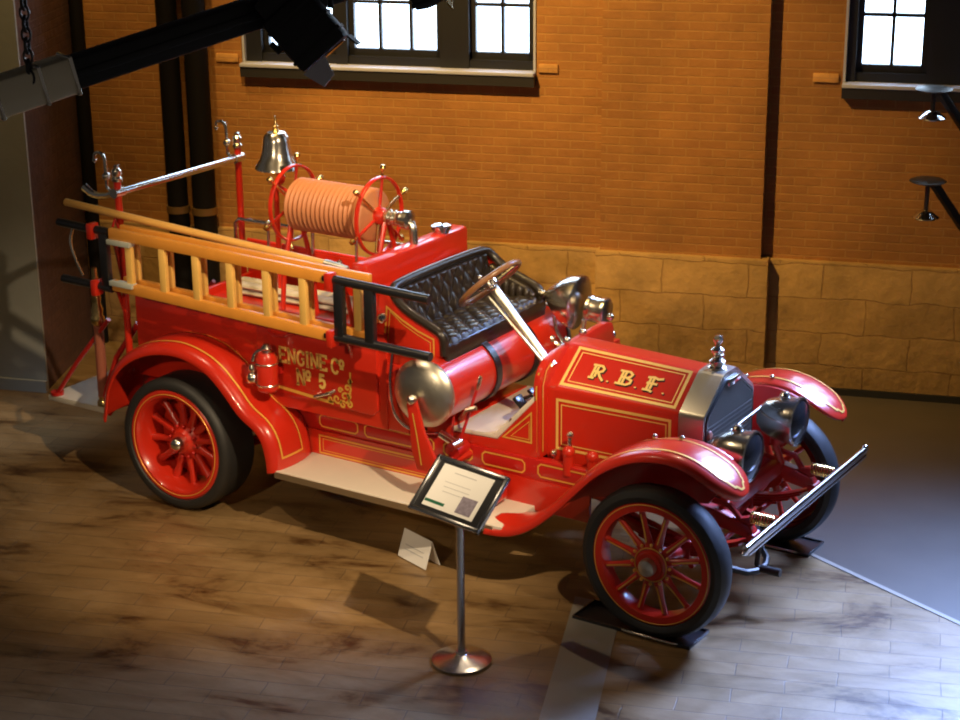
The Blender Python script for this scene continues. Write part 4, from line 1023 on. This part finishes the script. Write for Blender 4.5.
for k in (L_-0.01, L_-0.13, L_-0.30): m.bar(bdir*(k-0.008), bdir*(k+0.008), 0.135, 0.145, bev=0.004)
m.build('sleeve_band', NICK, BM)
# chain the beam hangs from
ct = at(30, 78, 6.48); m = MB(); z = ct.z; i = 0
while z < HC-0.02:
    Mx = Matrix.Translation((ct.x, ct.y, z)) @ Matrix.Rotation(PI/2*(i % 2)+0.4, 4, 'Z') @ Matrix.Rotation(PI/2, 4, 'X') @ Matrix.Diagonal((0.62, 1, 1, 1))
    m.torus(0.026, 0.007, Mx, 12, 6); z += 0.038; i += 1
o = m.build('hanging_chain', DARKST); tag(o, 'dark steel link chain hanging down onto the overhead beam', 'chain')
# stage spotlights
def spotlight(c, d_, L, w_, labl, flaps):
    e = empty('stage_spotlight', c); tag(e, labl, 'spotlight', 'overhead stage spotlights'); d_ = V(d_).normalized(); Mx = axm((0, 0, 0), d_, rv)
    m = MB(); m.box((0, 0, 0), (w_, w_, L), Mx, 0.02); m.box((0, 0, -L/2-0.03), (w_*0.8, w_*0.8, 0.08), Mx, 0.015)
    for k in (-0.3, 0, 0.3): m.box((0, 0, k*L), (w_*1.04, w_*1.04, 0.012), Mx)
    m.build('housing', BLACKM, e)
    m = MB(); m.cyl(Mx @ V((0, 0, L/2-0.01)), Mx @ V((0, 0, L/2+0.004)), w_*0.4, seg=24); m.build('lens', GLASS, e)
    for (p0, p1, p2, p3), mm_ in flaps:
        m = MB(); A = [Mx @ V(q) for q in (p0, p1, p2, p3)]; nn = (A[1]-A[0]).cross(A[2]-A[0]).normalized()*0.003
        vs = [m.bm.verts.new(a-nn) for a in A]+[m.bm.verts.new(a+nn) for a in A]
        m.bm.faces.new(vs[:4]); m.bm.faces.new(vs[4:][::-1])
        for i in range(4): m.bm.faces.new([vs[i], vs[(i+1) % 4], vs[4+(i+1) % 4], vs[4+i]])
        m.build('barn_door', mm_, e)
    m = MB(); m.tube([Mx @ V((-w_*0.6, 0, 0)), Mx @ V((-w_*0.62, -0.0, -0.05))], 0.012); up = V((0, 0, 1)); m.tube([Mx @ V((-w_*0.58, 0, 0)), Mx @ V((-w_*0.58, 0, 0))+up*w_*0.9, Mx @ V((w_*0.58, 0, 0))+up*w_*0.9, Mx @ V((w_*0.58, 0, 0))], 0.012)
    mid = (Mx @ V((-w_*0.58, 0, 0))+Mx @ V((w_*0.58, 0, 0)))/2+up*w_*0.9
    m.tube([mid, mid+V((0, 0, HC-c[2]-w_*0.9))], 0.02); m.build('yoke_and_stem', BLACKM, e)
sc_ = at(306, 30, 6.9)
dd = (at(340, 70, 6.9)-at(278, 0, 6.9)).normalized(); dd = dd+fw*0.15
L1 = 0.24; w1 = 0.215
spotlight(sc_, dd, L1, w1, 'large black stage spotlight overhead in front of the left window', [(((-w1/2, w1/2, L1/2), (0.0, w1/2, L1/2), (-0.02, w1/2+0.015, L1/2+0.075), (-w1/2+0.03, w1/2+0.015, L1/2+0.085)), FLAP), (((w1/2, -w1/2, L1/2), (w1/2, w1/2, L1/2), (w1/2+0.01, w1/2, L1/2+0.05), (w1/2+0.01, -w1/2, L1/2+0.05)), BLACKM)])
sc2 = at(424, -14, 7.2)
spotlight(sc2, (at(432, 10, 7.2)-at(412, -30, 7.2))+fw*0.1, 0.14, 0.13, 'smaller black spotlight at the top edge, right of the large one', [(((0.065, -0.065, 0.07), (0.065, 0.065, 0.07), (0.075, 0.065, 0.11), (0.075, -0.065, 0.11)), BRASS)])  # brass colour on the flap stands in for orange light on it
# wall arms with nickel cups
def wallarm(px, py, py2, labl):
    a = onw(px, py, 0.40); e = empty('wall_lamp', a); tag(e, labl, 'lamp', 'black arms with nickel cups')
    b_ = onw(px-14, py2, 0.40)-a
    m = MB(); m.lathe([(0, -0.015), (0.12, -0.012), (0.14, 0.0), (0.12, 0.012), (0, 0.018)], axm((0, 0, 0), (0, 0, 1)), 24); m.build('top_plate', DARKST, e)
    m = MB(); b_ = V((0, 0, b_.z)); m.cyl((0, 0, 0), b_, 0.018); m.build('stem', BLACK, e)
    m = MB(); m.lathe([(0.10, -0.012), (0.105, 0.0), (0.08, 0.02), (0.05, 0.045), (0.02, 0.055), (0, 0.056)], axm(b_, (0, 0, 1)), 24); m.build('nickel_cup', CHROME, e)
    q = onw(px+58, py+82, 0.0)-a
    m = MB(); m.bar((0.04, 0.0, -0.005), q, 0.06, 0.06, bev=0.01); m.build('arm', BLACKM, e)
def onw(px, py, off):
    d_ = rv*((px-480)/FPX)-uv*((py-360)/FPX)+fw; k = (NW.dot(P0)+off-NW.dot(CP))/NW.dot(d_); return CP+d_*k
wallarm(934, 89, 117, 'upper of the two black arms with nickel cups at the right edge')
wallarm(928, 181, 216, 'lower of the two black arms with nickel cups at the right edge')

# ================================================================== light
def spot(name, loc, tgt, col, power, ang, blend=0.4, size=0.08):
    l = bpy.data.lights.new(name, 'SPOT'); l.energy = power; l.color = col; l.spot_size = math.radians(ang); l.spot_blend = blend; l.shadow_soft_size = size
    o = bpy.data.objects.new(name, l); COL.objects.link(o); o.location = loc
    o.rotation_euler = (V(tgt)-V(loc)).to_track_quat('-Z', 'Y').to_euler(); return o
WARM = (1.0, 0.65, 0.20); WARM2 = (1.0, 0.76, 0.48)
spot('truck_key', (6.6, -3.6, 6.0), (1.3, -0.7, 1.0), WARM2, 2300, 35, 0.75, 0.06)
spot('truck_top', (-0.5, -3.4, 6.9), (1.6, -0.3, 1.2), WARM2, 450, 40, 0.6, 0.06)
spot('truck_fill', (3.0, -9.6, 5.6), (0.9, -0.6, 1.0), WARM2, 1100, 26, 0.8, 0.15)  # added fill from the camera side, brightens the lettering
wa = wl(-4.4, 3.9, 6.8)
spot('wall_wash', wa, wl(-2.9, 0, 1.5), WARM, 2500, 68, 1.0, 0.03)
wb = wl(-5.9, 2.3, 6.9)
spot('wall_wash_left', wb, wl(-6.6, 0, 2.6), WARM, 600, 62, 0.9, 0.05)
spot('rear_light', (2.4, 1.5, 6.9), (2.2, -1.6, 0.4), WARM2, 280, 42, 0.6, 0.05)
a = bpy.data.lights.new('side_daylight', 'AREA'); a.shape = 'RECTANGLE'; a.size = 2.2; a.size_y = 1.6; a.energy = 500; a.color = (0.30, 0.46, 1.0); a.spread = math.radians(62)
o = bpy.data.objects.new('side_daylight', a); COL.objects.link(o); dl = wl(1.7, 0.25, 4.9); o.location = dl; o.rotation_euler = (V((5.6, -1.3, 0.0))-dl).to_track_quat('-Z', 'Y').to_euler()
spot('left_daylight', (-5.5, -4.5, 5.5), (-2.35, -0.35, 0), (0.6, 0.75, 1.0), 800, 12, 0.3, 0.3)
wd = bpy.data.worlds.new('world'); SC.world = wd; wd.use_nodes = True
wd.node_tree.nodes['Background'].inputs[0].default_value = (0.62, 0.55, 0.50, 1); wd.node_tree.nodes['Background'].inputs[1].default_value = 0.085
SC.view_settings.view_transform = 'Standard'; SC.view_settings.look = 'None'; SC.view_settings.exposure = 0; SC.view_settings.gamma = 1; SC.view_settings.use_curve_mapping = False
